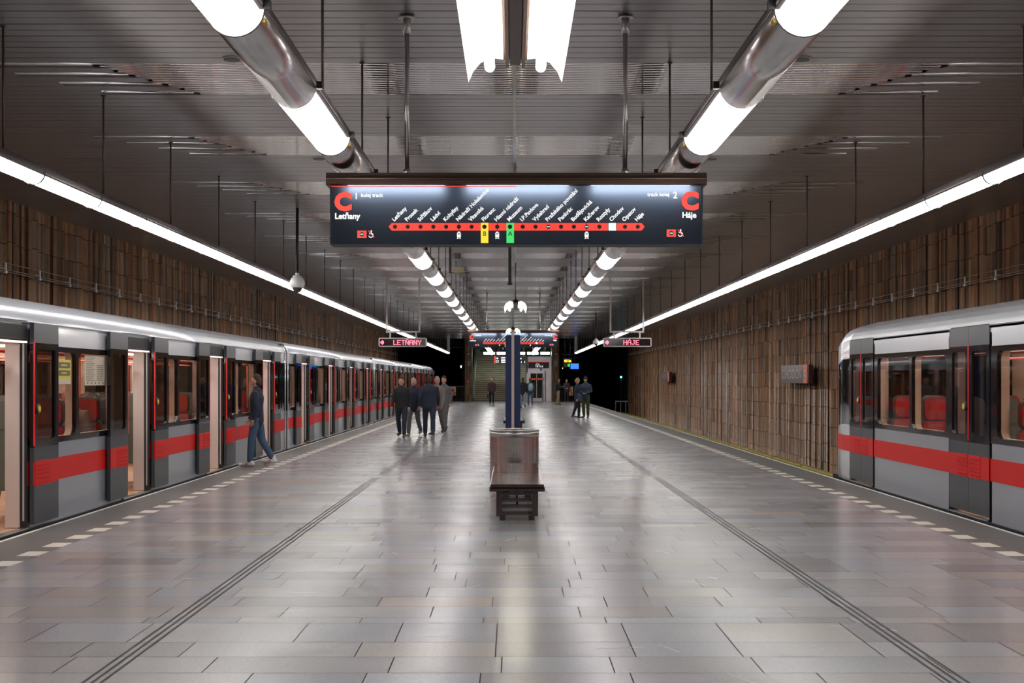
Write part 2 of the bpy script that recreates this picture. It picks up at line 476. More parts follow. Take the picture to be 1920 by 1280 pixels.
# tiled walls: upright rounded ceramic pieces, raised, in staggered rows
def build_wall(name, X, sgn, seed):
    rnd = random.Random(seed)
    V = []; Fc = []; cols = []; M = []
    y = Y0; H = 0.54
    pal = [(0.150, 0.090, 0.052), (0.175, 0.105, 0.060), (0.115, 0.078, 0.052), (0.190, 0.120, 0.066), (0.130, 0.105, 0.085),
           (0.090, 0.060, 0.042), (0.200, 0.140, 0.095), (0.165, 0.088, 0.055)]
    while y < 101:
        nt_ = rnd.choice([2, 2, 3]); ws = [rnd.uniform(0.125, 0.21) for _ in range(nt_)]
        off = rnd.choice([0, 0, 0.02, -0.02, 0.035])
        for wd in ws:
            d = rnd.uniform(0.04, 0.09); kind = rnd.random()
            if kind < 0.6: prof = [(0, 0.35), (0.12, 0.75), (0.3, 0.95), (0.5, 1), (0.7, 0.95), (0.88, 0.75), (1, 0.35)]
            elif kind < 0.8: prof = [(0, 0.9), (0.5, 0.95), (0.8, 1), (0.93, 0.7), (1, 0.3)]
            else: prof = [(0, 0.3), (0.1, 0.7), (0.25, 0.8), (0.6, 0.8), (1, 0.85)]
            z = TB + off - 0.2; r = 0
            gc = rnd.choice(pal); kc = rnd.uniform(1.25, 2.0)
            while z < ZC:
                z1 = z + H
                c = rnd.choice(pal) if rnd.random() < 0.3 else gc
                k = kc*rnd.uniform(0.88, 1.12); c = (c[0]*k*1.18, c[1]*k*1.02, c[2]*k*0.9, 1)
                za, zb = max(z+0.008, TB), min(z1-0.008, ZC)
                if zb > za:
                    b_ = len(V); n = len(prof)
                    for (u, dd) in prof: V.append((X - sgn*d*dd, y+0.003+u*(wd-0.006), za))
                    for (u, dd) in prof: V.append((X - sgn*d*dd, y+0.003+u*(wd-0.006), zb))
                    for i in range(n-1): Fc.append((b_+i, b_+i+1, b_+n+i+1, b_+n+i)); cols.append(c); M.append(0)
                    V.append((X, y, za)); V.append((X, y+wd, za)); V.append((X, y, zb)); V.append((X, y+wd, zb)); q = len(V)-4
                    Fc.append(tuple([q] + [b_+i for i in range(n)] + [q+1])); cols.append(c); M.append(0)
                    Fc.append(tuple([q+2] + [b_+n+i for i in range(n)] + [q+3])); cols.append(c); M.append(0)
                    Fc.append((q, q+2, b_+n, b_)); cols.append(c); M.append(0)
                    Fc.append((q+1, q+3, b_+2*n-1, b_+n-1)); cols.append(c); M.append(0)
                z = z1
            y += wd
        y += 0.024
    b_ = len(V); V += [(X+sgn*0.002, Y0, TB), (X+sgn*0.002, 101.3, TB), (X+sgn*0.002, 101.3, ZC), (X+sgn*0.002, Y0, ZC)]
    Fc.append((b_, b_+1, b_+2, b_+3)); cols.append((0.01, 0.01, 0.01, 1)); M.append(1)
    x1 = X+sgn*0.35
    for a in (((X, 101.3), (x1, 101.3)),):
        b_ = len(V); V += [(X, 101.3, TB), (x1, 101.3, TB), (x1, 101.3, ZC), (X, 101.3, ZC)]
        Fc.append((b_, b_+1, b_+2, b_+3)); cols.append((0.06, 0.05, 0.04, 1)); M.append(1)
    me = bpy.data.meshes.new(name); me.from_pydata(V, [], Fc)
    me.materials.append(tilewall); me.materials.append(dark)
    at_ = me.color_attributes.new('tile', 'FLOAT_COLOR', 'CORNER')
    n = len(me.loops); buf = [0.0]*(4*n)
    for i, p in enumerate(me.polygons):
        p.material_index = M[i]; p.use_smooth = len(p.vertices) == 4
        for li in p.loop_indices: buf[4*li:4*li+4] = cols[i]
    at_.data.foreach_set('color', buf)
    struct(_l(bpy.data.objects.new(name, me)))
def _l(o): C.objects.link(o); return o
build_wall('wall_left', WL, -1, 3)
build_wall('wall_right', WR, 1, 5)

# ceiling: metal slats across the hall, polished bands every few metres
def build_ceiling():
    b = MB(); P = 3.88; yb = 12.93 - P*4
    y = yb - P; w2 = 9.4
    while y < YE+1.5:
        # polished band 1.45 m: 14 fine convex slats
        n = 14; p = 1.45/n
        for i in range(n):
            a = y+i*p
            if a < Y0 or a > YE+1: continue
            lim = 4.35 - 0.06*i
            pr = [(a+0.005, ZC+0.006), (a+0.012, ZC), (a+p*0.38, ZC-0.0022), (a+p*0.62, ZC-0.0022), (a+p-0.012, ZC), (a+p-0.005, ZC+0.006)]
            b.strip(pr, 'x', -lim+CX, lim+CX, 1)
        for i in range(7):
            a = y+i*2*p
            if a < Y0 or a > YE+1: continue
            lim = 4.35-0.12*i
            if i % 2 == 0:
                l2 = 5.6-0.16*i
                pr = [(a+0.006, ZC+0.008), (a+0.02, ZC), (a+p, ZC-0.004), (a+2*p-0.02, ZC), (a+2*p-0.006, ZC+0.008)]
                b.strip(pr, 'x', lim+CX, l2+CX, 1); b.strip(pr, 'x', -l2+CX, -lim+CX, 1)
            else: l2 = lim
            b.box(l2+CX, w2, a+0.005, a+2*p-0.005, ZC, ZC+0.02, 0); b.box(-w2, -l2+CX, a+0.005, a+2*p-0.005, ZC, ZC+0.02, 0)
        a = y+1.45; n = 12; p = (P-1.45)/n
        for i in range(n):
            q = a+i*p
            if q < Y0 or q > YE+1: continue
            b.box(-w2, w2, q+0.008, q+p-0.008, ZC-0.001*(i % 2), ZC+0.02, 0)
        y += P
    b.box(-w2, w2, Y0, YE+2, ZC+0.045, ZC+0.1, 2)
    struct(b.build('ceiling', [slat, mirror, dark]))
build_ceiling()

# back wall of the hall behind the camera, tunnel mouths and the far tunnel
b = MB()
b.box(-9.6, 9.6, Y0-0.3, Y0, TB, ZC)
struct(b.build('wall_back', mat('back wall', (0.14, 0.12, 0.11), 0.6)))
b = MB()
tx = 3.75
for sx in (-1, 1):
    b.box(min(sx*9.4, sx*9.9), max(sx*9.4, sx*9.9), 101.3, 150, TB, ZC+0.3)
    b.box(min(sx*tx, sx*(tx+0.2)), max(sx*tx, sx*(tx+0.2)), YE+1.5, 150, TB, ZC+0.3)
    b.box(min(sx*tx, sx*9.9), max(sx*tx, sx*9.9), 101.3, 150, ZC-0.6, ZC+0.3)
    b.box(min(sx*tx, sx*9.9), max(sx*tx, sx*9.9), 149.5, 150, TB, ZC+0.3)
struct(b.build('wall_tunnel', mat('tunnel concrete', (0.02, 0.02, 0.022), 0.9)))
# a small pipe shelf in the right tunnel mouth
b = MB()
for i in range(5): b.cyl((9.32, 101.4, 0.15+0.16*i), (9.32, 125, 0.15+0.16*i), 0.03, 0, 6)
b.box(8.2, 9.35, 101.6, 101.8, -0.1, 0.0, 0)
for x in (8.2, 8.6, 9.0): b.box(x, x+0.05, 101.6, 101.7, TB, -0.1, 0)
tag(b.build('cable_rack', steel), 'dark cable rack in the right tunnel mouth beyond the tiled wall', 'cable rack')

# ------------------------------------------------------------------ lights
def lamp_rods(root, X, y0, y1, step, zt, r=0.011):
    y = y0
    while y < y1:
        q = MB(); q.cyl((X, y, zt), (X, y, ZC), r, 0, 6)
        q.cyl((X, y, ZC-0.012), (X, y, ZC), r*2.6, 0, 8)
        q.build('hanging_rod', rodm, root); y += step
def edge_light(X, label):
    zc = EYE+1.985; r = 0.105
    root = thing('platform_edge_light', label, 'light', (X, 8, 0), 0, 'light lines above the platform edges')
    root.location = (0, 0, 0)
    q = MB()
    pr = [(X+r*math.cos(math.radians(t)), zc+r*math.sin(math.radians(t))) for t in range(-12, 193, 17)]
    q.prism(pr, 'y', Y0+0.5, 92.3, 0, smooth=True)
    q.build('housing', housing, root)
    y = 12.3-1.715*7; k = 0
    while y < 91.5:
        q = MB()
        pr = [(X+r*0.97*math.cos(math.radians(t)), zc+r*0.95*math.sin(math.radians(t))) for t in range(192, 349, 12)]
        q.prism(pr, 'y', y+0.012, min(y+1.70, 92.2), 0, smooth=True)
        d = q.build('diffuser', lens_edge, root)
        q = MB()
        pr = [(X+(r+0.006)*math.cos(math.radians(t)), zc+(r+0.006)*math.sin(math.radians(t))) for t in range(170, 371, 20)]
        q.strip(pr, 'y', y-0.020, y+0.020, 0)
        q.build('clip', clip, d)
        y += 1.715; k += 1
    lamp_rods(root, X, 11.57-2.84*3, 92, 2.84, zc+r*0.9)
edge_light(-4.6, 'long white light line hanging over the left platform edge, above the stopped train')
edge_light(4.63, 'long white light line hanging over the right platform edge')

def tube_light(X, label, sgn):
    zc = EYE+2.03; r = 0.16
    root = thing('tube_light', label, 'light', (0, 0, 0), 0, 'round tube lights with alternating lenses')
    def arc(a0, a1, rr=r, st=10): return [(X+rr*math.cos(math.radians(t)), zc+rr*math.sin(math.radians(t))) for t in range(a0, a1+1, st)]
    q = MB(); q.prism(arc(-5, 185), 'y', Y0+0.5, 96.8, 0, smooth=True)
    q.box(X-0.02, X+0.02, Y0+0.5, 96.8, zc+r-0.01, zc+r+0.03, 0)
    q.build('upper_housing', housing, root)
    y = 8.85-3.68*3; k = 0
    while y < 95:
        if y+1.79 > Y0+0.6:
            ya = max(y, Y0+0.6)
            q = MB(); q.prism(arc(195, 345, r*0.985), 'y', ya+0.01, y+1.78, 0, smooth=True)
            l_ = q.build('lens', lens_tube, root)
            for e in (ya, y+1.79):
                q = MB(); q.strip(arc(165, 375, r+0.008, 15), 'y', e-0.012, e+0.012, 0)
                q.box(X-sgn*(r+0.02)-0.02, X-sgn*(r+0.02)+0.02, e-0.02, e+0.02, zc-0.02, zc+0.03, 0)
                q.build('clip_band', clip, l_)
        q = MB(); q.prism(arc(185, 355), 'y', max(y+1.80, Y0+0.6), min(y+3.67, 96.8), 0, smooth=True)
        c_ = q.build('chrome_cover', chrome, root)
        if y+1.8 > 6:
            q = MB(); q.box(X-sgn*r*0.93-0.012, X-sgn*r*0.93+0.012, y+1.83, y+1.9, zc-0.075, zc-0.05, 0)
            q.build('yellow_tag', yellowtag, c_)
        y += 3.68; k += 1
    lamp_rods(root, X, 10.2-2.7*3, 88, 2.7, zc+r+0.03)
tube_light(-1.51, 'round chrome tube light with glowing lenses, left of the central signs', -1)
tube_light(1.59, 'round chrome tube light with glowing lenses, right of the central signs', 1)

# winged double fluorescent lamps over the middle of the platform
def wing_lamp(X, y0, y1, label):
    zt = EYE+1.20
    root = thing('winged_lamp', label, 'light', (X, y0, 0), 0, 'winged double lamps over the platform middle')
    L_ = y1-y0
    q = MB(); q.box(-0.02, 0.02, 0, L_, zt-0.02, zt+0.05, 0)
    for s_ in (-1, 1):
        q.box(s_*0.030-0.006, s_*0.030+0.006, 0, L_-0.02, zt-0.035, zt+0.02, 0)
    q.box(-0.045, 0.045, 0, L_, zt+0.0, zt+0.03, 0)
    q.build('spine', brownmetal, root)
    for s_ in (-1, 1):
        q = MB()
        arc = [(s_*0.042, zt), (s_*0.09, zt+0.008), (s_*0.13, zt-0.012), (s_*0.158, zt-0.045), (s_*0.175, zt-0.085)]
        th = [(x, z+0.006) for x, z in arc][::-1]
        q.prism(arc+th, 'y', 0, L_, 0, smooth=False)
        rf = q.build('reflector', wing_refl, root)
        q = MB(); q.cyl((s_*0.095, 0.02, zt-0.035), (s_*0.095, L_-0.03, zt-0.035), 0.019, 0, 12)
        q.build('tube', wing_tube, root)
    q = MB()
    for yy in (0.25, L_-0.25): q.cyl((0, yy, zt+0.04), (0, yy, EYE+1.826), 0.009, 0, 6)
    q.build('suspension', rodm, root)
    return root
wing_lamp(0.012, 2.4, 4.8, 'bright double lamp with open white wings nearest overhead')
wing_lamp(0.055, 19.7, 21.4, 'double lamp with white wings hanging beyond the near line-map sign')
wing_lamp(0.025, 30.1, 31.8, 'double lamp with white wings on top of the blue column post')
q = MB()
zr = EYE+1.83
n = 6
q.box(-0.011, 0.011, 0, 27.5, zr, zr+0.05, 0)
rl = q.build('lamp_rail', steel); rl.location = (0.004, 4.6, 0); rl.rotation_euler = (0, 0, -0.0033)
tag(rl, 'thin steel rail running along the platform middle above the winged lamps', 'rail')
b = MB()
for yy in (5.2, 14.0, 20.0, 30.9): b.cyl((0.0, yy-4.6, zr+0.05), (0.0, yy-4.6, ZC), 0.008, 0, 6)
b.build('rail_hanger', rodm, rl)
# ------------------------------------------------------------------ line-map sign
def map_sign(label):
    Y = 0.0; s = 3.25/699.0
    root = thing('line_map_sign', label, 'sign', (0.038, 11.16, 0), 0, 'hanging line-map signs')
    zt = EYE+1.69; zb = EYE+1.187
    def X(px): return (px-967.5)*s
    def Z(py): return zt-(py-347.5)*s*1.0
    q = MB(); q.box(-1.625, 1.625, 0.22, 0.24, zb, zt+0.01); q.box(-1.625, 1.625, 0.0, 0.24, zb-0.006, zb)
    q.box(-1.625, -1.612, -0.002, 0.24, zb, zt+0.01); q.box(1.612, 1.625, -0.002, 0.24, zb, zt+0.01)
    q.build('sign_box', signblack, root)
    q = MB(); q.face([(-1.612, 0, zb), (1.612, 0, zb), (1.612, 0, zt), (-1.612, 0, zt)])
    face = q.build('sign_face', signface, root)
    for (a, c) in ((650, 832), (874, 1066), (1108, 1295)):
        q = MB(); q.cyl((X(a), 0.055, zt-0.025), (X(c), 0.055, zt-0.025), 0.013, 0, 10); q.build('light_tube', signtube, root)
    # bronze canopy with ribs
    q = MB()
    prof = [(-0.02, zt+0.004), (-0.045, zt+0.012), (-0.05, zt+0.045), (-0.035, zt+0.052), (-0.035, zt+0.066), (-0.045, zt+0.072), (-0.03, zt+0.09),
            (-0.025, zt+0.112), (0.285, zt+0.112), (0.30, zt+0.045), (0.28, zt+0.004)]
    q.prism(prof, 'x', -1.655, 1.655, 0)
    q.build('canopy', brownmetal, root)
    q = MB(); q.box(-1.615, 0.0, -0.004, 0.0, zt-0.006, zt, 0); q.build('red_line', sr, root)
    for x in (-0.962, 0.958):
        q = MB(); q.cyl((x, 0.1, zt+0.11), (x, 0.1, ZC), 0.021, 0, 10)
        q.cyl((x, 0.1, zt+0.11), (x, 0.1, zt+0.16), 0.034, 0, 10)
        q.cyl((x, 0.1, ZC-0.16), (x, 0.1, ZC-0.02), 0.034, 0, 12)
        q.cyl((x, 0.1, ZC-0.03), (x, 0.1, ZC-0.012), 0.07, 0, 16)
        q.build('hanging_rod', steel, root)
    # lettering
    q = MB(); y = -0.003
    W_, R_, Yl, G_, B_, K_ = 0, 1, 2, 3, 4, 5
    yl = Z(431); yh = Z(417)
    q.face([(X(728), y, (yl+yh)/2), (X(734), y, yl), (X(1202), y, yl), (X(1208), y, (yl+yh)/2), (X(1202), y, yh), (X(734), y, yh)], R_)
    st = ['Letňany', 'Prosek', 'Střížkov', 'Ládví', 'Kobylisy', 'Nádraží Holešovice', 'Vltavská', 'Florenc', 'Hlavní nádraží', 'Muzeum', 'I.P.Pavlova',
          'Vyšehrad', 'Pražského povstání', 'Pankrác', 'Budějovická', 'Kačerov', 'Roztyly', 'Chodov', 'Opatov', 'Háje']
    def disc(cx, cz, r, yy, mi, n=16): q.face([(cx+r*math.cos(2*PI*i/n), yy, cz+r*math.sin(2*PI*i/n)) for i in range(n)], mi)
    def rect(x0, x1, z0, z1, yy, mi): q.face([(x0, yy, z0), (x1, yy, z0), (x1, yy, z1), (x0, yy, z1)], mi)
    def icon_train(cx, cy):
        x, z = X(cx), Z(cy)
        rect(x-3.6*s, x+3.6*s, z-3.6*s, z+5.0*s, y, W_); rect(x-1.8*s, x+1.8*s, z+5*s, z+6.8*s, y, W_)
        rect(x-2.4*s, x+2.4*s, z+1.8*s, z+3.6*s, y-0.001, K_)
        q.face([(x-3.9*s, y, z-7*s), (x-2.6*s, y, z-7*s), (x-1.0*s, y, z-3.6*s), (x-2.4*s, y, z-3.6*s)], W_)
        q.face([(x+2.6*s, y, z-7*s), (x+3.9*s, y, z-7*s), (x+2.4*s, y, z-3.6*s), (x+1.0*s, y, z-3.6*s)], W_)
        rect(x-2.5*s, x+2.5*s, z-6.0*s, z-5.2*s, y, W_)
    for i, nm in enumerate(st):
        cx = 740+i*23.95; x = X(cx)
        if nm == 'Florenc': rect(X(901), X(915), zb+0.005, yh+0.002, y-0.001, Yl); q.text('B', X(908), Z(441), 12*s, y-0.002, 0, K_, 0.0004, 'CENTER')
        if nm == 'Muzeum': rect(X(949), X(963), zb+0.005, yh+0.002, y-0.001, G_); q.text('A', X(956), Z(441), 12*s, y-0.002, 0, K_, 0.0004, 'CENTER')
        if nm == 'Chodov':
            rect(X(1139), X(1156), yl, yh, y-0.001, K_); rect(X(1140.3), X(1154.5), yl, yh, y-0.002, W_)
        else: disc(x, Z(424), 4.1*s, y-0.002, K_)
        if i in (12, 15): rect(x-2.8*s, x+2.8*s, Z(424)-0.9*s, Z(424)+0.9*s, y-0.003, B_)
        if i in (5, 8, 15):
            rect(x-0.6*s, x+0.6*s, yl, yh, y-0.001, K_); icon_train(cx, 440)
        q.text(nm, X(cx-1.5), Z(414.5), 10.4*s, y, PI/4, W_, 0.0012)
    q.text('C', X(627), Z(392), 44*s, y, 0, R_, 0.012)
    q.text('C', X(1277.5), Z(390.5), 44*s, y, 0, R_, 0.012)
    q.text('1', X(663), Z(372), 17*s, y, 0, W_, 0.0014); q.text('2', X(1261), Z(370.5), 17*s, y, 0, W_, 0.0014)
    q.text('kolej track', X(676), Z(368), 9.6*s, y, 0, W_, 0.0010, sx=1.0)
    q.text('track kolej', X(1213), Z(366.5), 9.6*s, y, 0, W_, 0.0010, sx=1.0)
    q.text('Letňany', X(627), Z(409), 15*s, y, 0, W_, 0.0020, sx=0.97)
    q.text('Háje', X(1278), Z(407), 15*s, y, 0, W_, 0.0020, sx=0.97)
    for cx, cy in ((678, 438), (1258, 436)):
        x, z = X(cx), Z(cy)
        rect(x-8.6*s, x+8.6*s, z-6.7*s, z+6.7*s, y, R_); disc(x, z, 4.2*s, y-0.001, K_); rect(x-2.6*s, x+2.6*s, z-1*s, z+1*s, y-0.002, B_)
        x = X(cx+17.3)
        for i in range(14):        # wheel of the wheelchair sign
            a0, a1 = math.radians(-170+i*22), math.radians(-170+(i+1)*22)
            q.face([(x-0.6*s+4.6*s*math.cos(a0), y, z-2*s+4.6*s*math.sin(a0)), (x-0.6*s+4.6*s*math.cos(a1), y, z-2*s+4.6*s*math.sin(a1)),
                    (x-0.6*s+3.2*s*math.cos(a1), y, z-2*s+3.2*s*math.sin(a1)), (x-0.6*s+3.2*s*math.cos(a0), y, z-2*s+3.2*s*math.sin(a0))], W_)
        disc(x+0.2*s, z+6*s, 1.4*s, y, W_); rect(x-0.5*s, x+0.9*s, z-1*s, z+4.6*s, y, W_); rect(x-0.5*s, x+4*s, z-0.6*s, z+0.6*s, y, W_)
        rect(x+3*s, x+4.2*s, z-4.6*s, z+0.4*s, y, W_)
        q.face([(x-5.6*s, y-0.001, z+6.2*s), (x+5.2*s, y-0.001, z-6.6*s), (x+6.4*s, y-0.001, z-5.4*s), (x-4.6*s, y-0.001, z+7*s)], R_)
    q.build('lettering', [sw, sr, sy, sg, sb, blackmat], face, recalc=False)
    return root
sg1 = map_sign('large black line-map sign hanging nearest the camera, under a bronze canopy')
for ch in list(sg1.children):
    pass
sg2 = dup(sg1, (0.05, 46.4, 0), 0, 'smaller-looking black line-map sign hanging far down the platform, behind the blue column')

# ------------------------------------------------------------------ led direction signs
GL = {'L': ['10000']*6+['11111'], 'E': ['11111', '10000', '10000', '11110', '10000', '10000', '11111'], 'T': ['11111']+['00100']*6,
      'N': ['10001', '11001', '11001', '10101', '10011', '10011', '10001'], 'A': ['01110', '10001', '10001', '11111', '10001', '10001', '10001'],
      'Y': ['10001', '10001', '01010', '00100', '00100', '00100', '00100'], 'H': ['10001', '10001', '10001', '11111', '10001', '10001', '10001'],
      'J': ['00111', '00010', '00010', '00010', '00010', '10010', '01100'], '>': ['00100', '00110', '11111', '11111', '11111', '00110', '00100']}
def led_sign(x0, x1, posts, txt, label, shadepx):
    Y = 41.5
    xa, _, zt = at(x0, 633, Y); xb, _, zb = at(x1, 650, Y)
    root = thing('led_sign', label, 'sign', ((xa+xb)/2, Y, 0), 0, 'red led destination signs')
    hw = (xb-xa)/2
    q = MB()
    out = rrect(-hw, hw, zb, zt, 0.05); inn = rrect(-hw+0.035, hw-0.035, zb+0.035, zt-0.035, 0.02)
    q.ring(out, inn, 'y', -0.02, 0.14, 0); q.build('frame', framegrey, root)
    q = MB(); q.box(-hw+0.03, hw-0.03, 0, 0.12, zb+0.03, zt-0.03, 0); q.build('screen', ledface, root)
    q = MB(); zz = zt-0.06; p = 0.0225
    def put(ch, ox):
        for r, row in enumerate(GL[ch]):
            for c_, v in enumerate(row):
                if v == '1': q.face([(ox+c_*p, -0.004, zz-(r+1)*p-0.01), (ox+c_*p+p*0.93, -0.004, zz-(r+1)*p-0.01), (ox+c_*p+p*0.93, -0.004, zz-r*p-0.015), (ox+c_*p, -0.004, zz-r*p-0.015)])
    put('>', -hw+0.06)
    ox = (-0.30 if len(txt) == 7 else -0.13)
    for ch in txt:
        base = {'Ň': 'N', 'Á': 'A'}.get(ch, ch)
        put(base, ox)
        if ch == 'Ň': q.face([(ox+p, -0.004, zz+0.02), (ox+2.5*p, -0.004, zz-0.005), (ox+4*p, -0.004, zz+0.02), (ox+3.2*p, -0.004, zz+0.02), (ox+2.5*p, -0.004, zz+0.008), (ox+1.8*p, -0.004, zz+0.02)])
        if ch == 'Á': q.face([(ox+2*p, -0.004, zz-0.008), (ox+3*p, -0.004, zz-0.008), (ox+4*p, -0.004, zz+0.022), (ox+3*p, -0.004, zz+0.022)])
        ox += (6 if ch not in 'LTJ' else 5.6)*p
    q.build('led_text', led, root, recalc=False)
    q = MB(); pa = (posts[0]-959.5)*Y/F-(xa+xb)/2; pb = (posts[1]-959.5)*Y/F-(xa+xb)/2; zc = at(0, 621.5, Y)[2]
    q.box(pa-0.025, pa+0.025, 0.03, 0.08, zc, ZC); q.box(pb-0.025, pb+0.025, 0.03, 0.08, zc, ZC)
    q.box(pa-0.025, pb+0.025, 0.03, 0.08, zc-0.03, zc+0.025)
    m_ = (pa+pb)/2
    for s_ in (-0.42, 0.42): q.box(m_+s_-0.022, m_+s_+0.022, 0.035, 0.075, zt, zc)
    q.build('hanging_frame', framegrey, root)
led_sign(709.5, 799.5, (724.5, 785.5), 'LETŇANY', 'red led sign reading LETŇANY hanging at the left platform edge', 0)
led_sign(1131, 1221, (1144.5, 1206), 'HÁJE', 'red led sign reading HÁJE hanging at the right platform edge', 0)

# ------------------------------------------------------------------ dome cameras and ceiling gear
def dome_cam(X, Y, label):
    root = thing('dome_camera', label, 'camera', (X, Y, 0), 0, 'dome cameras on black ceiling rods')
    zc = EYE+1.80
    q = MB(); q.cyl((0, 0, zc+0.25), (0, 0, ZC), 0.028, 0, 10); q.cyl((0, 0, zc+0.16), (0, 0, zc+0.27), 0.02, 0, 10)
    q.build('rod', blackpost, root)
    q = MB(); q.ball((0, 0, zc), (0.14, 0.14, 0.15), 0, 20, 8, -0.55, 0.8); q.cyl((0, 0, zc+0.12), (0, 0, zc+0.14), 0.08, 0, 14); q.cyl((0, 0, zc+0.14), (0, 0, zc+0.19), 0.035, 0, 12)
    q.build('camera_body', plastic_white, root)
    q = MB(); q.ball((0, 0, zc-0.07), (0.095, 0.095, 0.11), 0, 20, 8, -1, 0.1); q.build('dome', dome, root)
dome_cam(-4.0, 23.85, 'white dome camera on a black rod before the left light line')
dome_cam(4.0, 61.0, 'small distant dome camera beside the HÁJE led sign')
for (X, Y) in ((-2.79, 12.75), (2.88, 12.75), (-2.79, 18.5), (2.88, 18.5), (2.88, 24.3), (-2.79, 24.3)):
    q = MB(); q.cyl((0, 0, ZC-0.012), (0, 0, ZC), 0.10, 0, 24); q.cyl((0, 0, ZC-0.016), (0, 0, ZC-0.011), 0.085, 1, 24)
    o = q.build('ceiling_speaker', [steel, clip]); o.location = (X, Y, 0)
    side = 'left' if X < 0 else 'right'
    pos = {12.75: 'nearest', 18.5: 'second', 24.3: 'third'}[Y]
    tag(o, 'round flush ceiling speaker, %s one of the %s ceiling half' % (pos, side), 'speaker', 'round ceiling speakers')
# bracket with a small box
root = thing('bracket_camera', 'brown box camera on a dark angled ceiling bracket, past the near sign', 'camera', at(843.5, 712, 24)[:2]+(0,))
z_ = at(0, 512, 24)[2]
q = MB(); q.box(-0.022, 0.022, 0, 0.05, z_, ZC); q.box(-0.022, 0.36, 0, 0.05, z_, z_+0.02); q.cyl((0.31, 0.02, z_), (0.29, 0.02, z_-0.2), 0.008, 0, 6)
q.build('bracket', rodm, root)
q = MB(); q.box(0.10, 0.26, -0.04, 0.14, z_+0.025, z_+0.115); q.box(0.07, 0.28, -0.01, 0.1, z_+0.01, z_+0.03); q.build('camera_box', tan, root)
root = thing('ceiling_post', 'dark square ceiling post with a pale crossbar beneath the near sign', 'post', at(955.5, 712, 25)[:2]+(0,))
z_ = at(0, 531, 25)[2]
q = MB(); q.box(-0.030, 0.030, 0, 0.06, z_, ZC); q.box(-0.045, 0.045, -0.01, 0.07, z_-0.03, z_+0.01); q.build('post', clip, root)
q = MB(); q.box(-0.12, 0.12, 0, 0.06, z_-0.075, z_-0.035); q.build('crossbar', framegrey, root)

# ------------------------------------------------------------------ trackside: wires, rails, station name boards
def cable_line(X, sgn, y0, label):
    root = thing('wall_cable_line', label, 'cables', (0, 0, 0), 0, 'cable lines along the tiled walls')
    xi = X - sgn*0.16; z0 = EYE+0.2145*9.0-0.03
    for dz, dx in ((0.0, 0.0), (0.045, 0.03), (0.16, 0.05)):
        q = MB(); q.cyl((xi+sgn*dx, Y0+0.3, z0+dz), (xi+sgn*dx, 101, z0+dz), 0.0065, 0, 5); q.build('cable', wirem, root)
    y = y0-1.63*13
    while y < 100:
        if y > Y0+0.3:
            q = MB(); q.box(-0.012, 0.012, -0.014, 0.014, z0-0.02, z0+0.16)
            q.box(-0.02, 0.02, -0.03, 0.03, z0-0.03, z0+0.01); q.box(min(0, sgn*0.16), max(0, sgn*0.16), -0.01, 0.01, z0+0.05, z0+0.07)
            o = q.build('cable_clip', whiteclip, root); o.location = (xi, y, 0)
        y += 1.63
cable_line(WR, 1, 23.97, 'pale cables on white clips along the right tiled wall')
cable_line(WL, -1, 24.1, 'pale cables on white clips along the left tiled wall')
for sx, xs in ((1, (6.15, 7.585)), (-1, (-5.98, -7.415))):
    for i, x in enumerate(xs):
        q = MB(); q.box(x-0.035, x+0.035, Y0, 140, TB+0.02, TB+0.16); q.box(x-0.07, x+0.07, Y0, 140, TB, TB+0.03)
        tag(q.build('running_rail', railsteel), 'steel running rail of the %s track, on the %s side' % ('right' if sx > 0 else 'left', ('platform' if i == 0 else 'wall')), 'rail', 'running rails')
for x, sd in ((8.62, 'right'), (-8.45, 'left')):
    q = MB(); z_ = -0.95
    q.prism([(x-0.09, z_-0.08), (x-0.09, z_+0.05), (x-0.05, z_+0.08), (x+0.09, z_+0.08), (x+0.09, z_-0.08)], 'y', Y0, 101, 0)
    y = Y0+1
    while y < 100: q.box(x-0.1, x+0.1, y, y+0.12, TB, z_+0.095); y += 4.2
    tag(q.build('third_rail_cover', yellowrail), 'dull yellow third-rail cover along the foot of the %s tiled wall' % sd, 'rail cover')
def name_board(Y, L_, label):
    x = WR-0.42
    root = thing('station_name_board', label, 'sign', (x, Y, 0), 0, 'brown station name boards on the right wall')
    zb = EYE-0.10; zt = zb+0.56
    q = MB(); q.prism(rrect(0, L_, zb, zt, 0.03), 'x', 0, 0.14); q.build('board', signbrown, root)
    q = MB(); q.box(0.14, 0.34, 0.3, 0.4, zb+0.1, zb+0.2); q.box(0.14, 0.34, L_-0.4, L_-0.3, zb+0.1, zb+0.2); q.build('bracket', clip, root)
    q = MB()
    q.text('CHODOV', -(L_-0.18), zb+0.14, 0.42, -0.005, 0, 0, 0.004, sx=(L_-1.25)/1.72, plane='yz', flip=-1)
    q.build('letters', letterg, root, recalc=False)
    q = MB(); q.box(-0.012, 0.0, 0.12, 0.62, zb, zt, 0)
    pts = [(-0.016, 0.37+0.17*math.cos(2*PI*i/20), zb+0.24+0.165*math.sin(2*PI*i/20)) for i in range(20)]
    q.face(pts, 1)
    pl = q.build('track_number_plate', [orangered, paper], root)
    q = MB(); q.text('2', -0.46, zb+0.14, 0.30, -0.020, 0, 0, 0.006, plane='yz', flip=-1); q.build('number', blackmat, pl, recalc=False)
name_board(38.0, 3.9, 'nearer brown CHODOV name board on the right tiled wall, orange number plate at its end')
name_board(71.6, 4.0, 'distant brown CHODOV name board on the right tiled wall towards the tunnel')

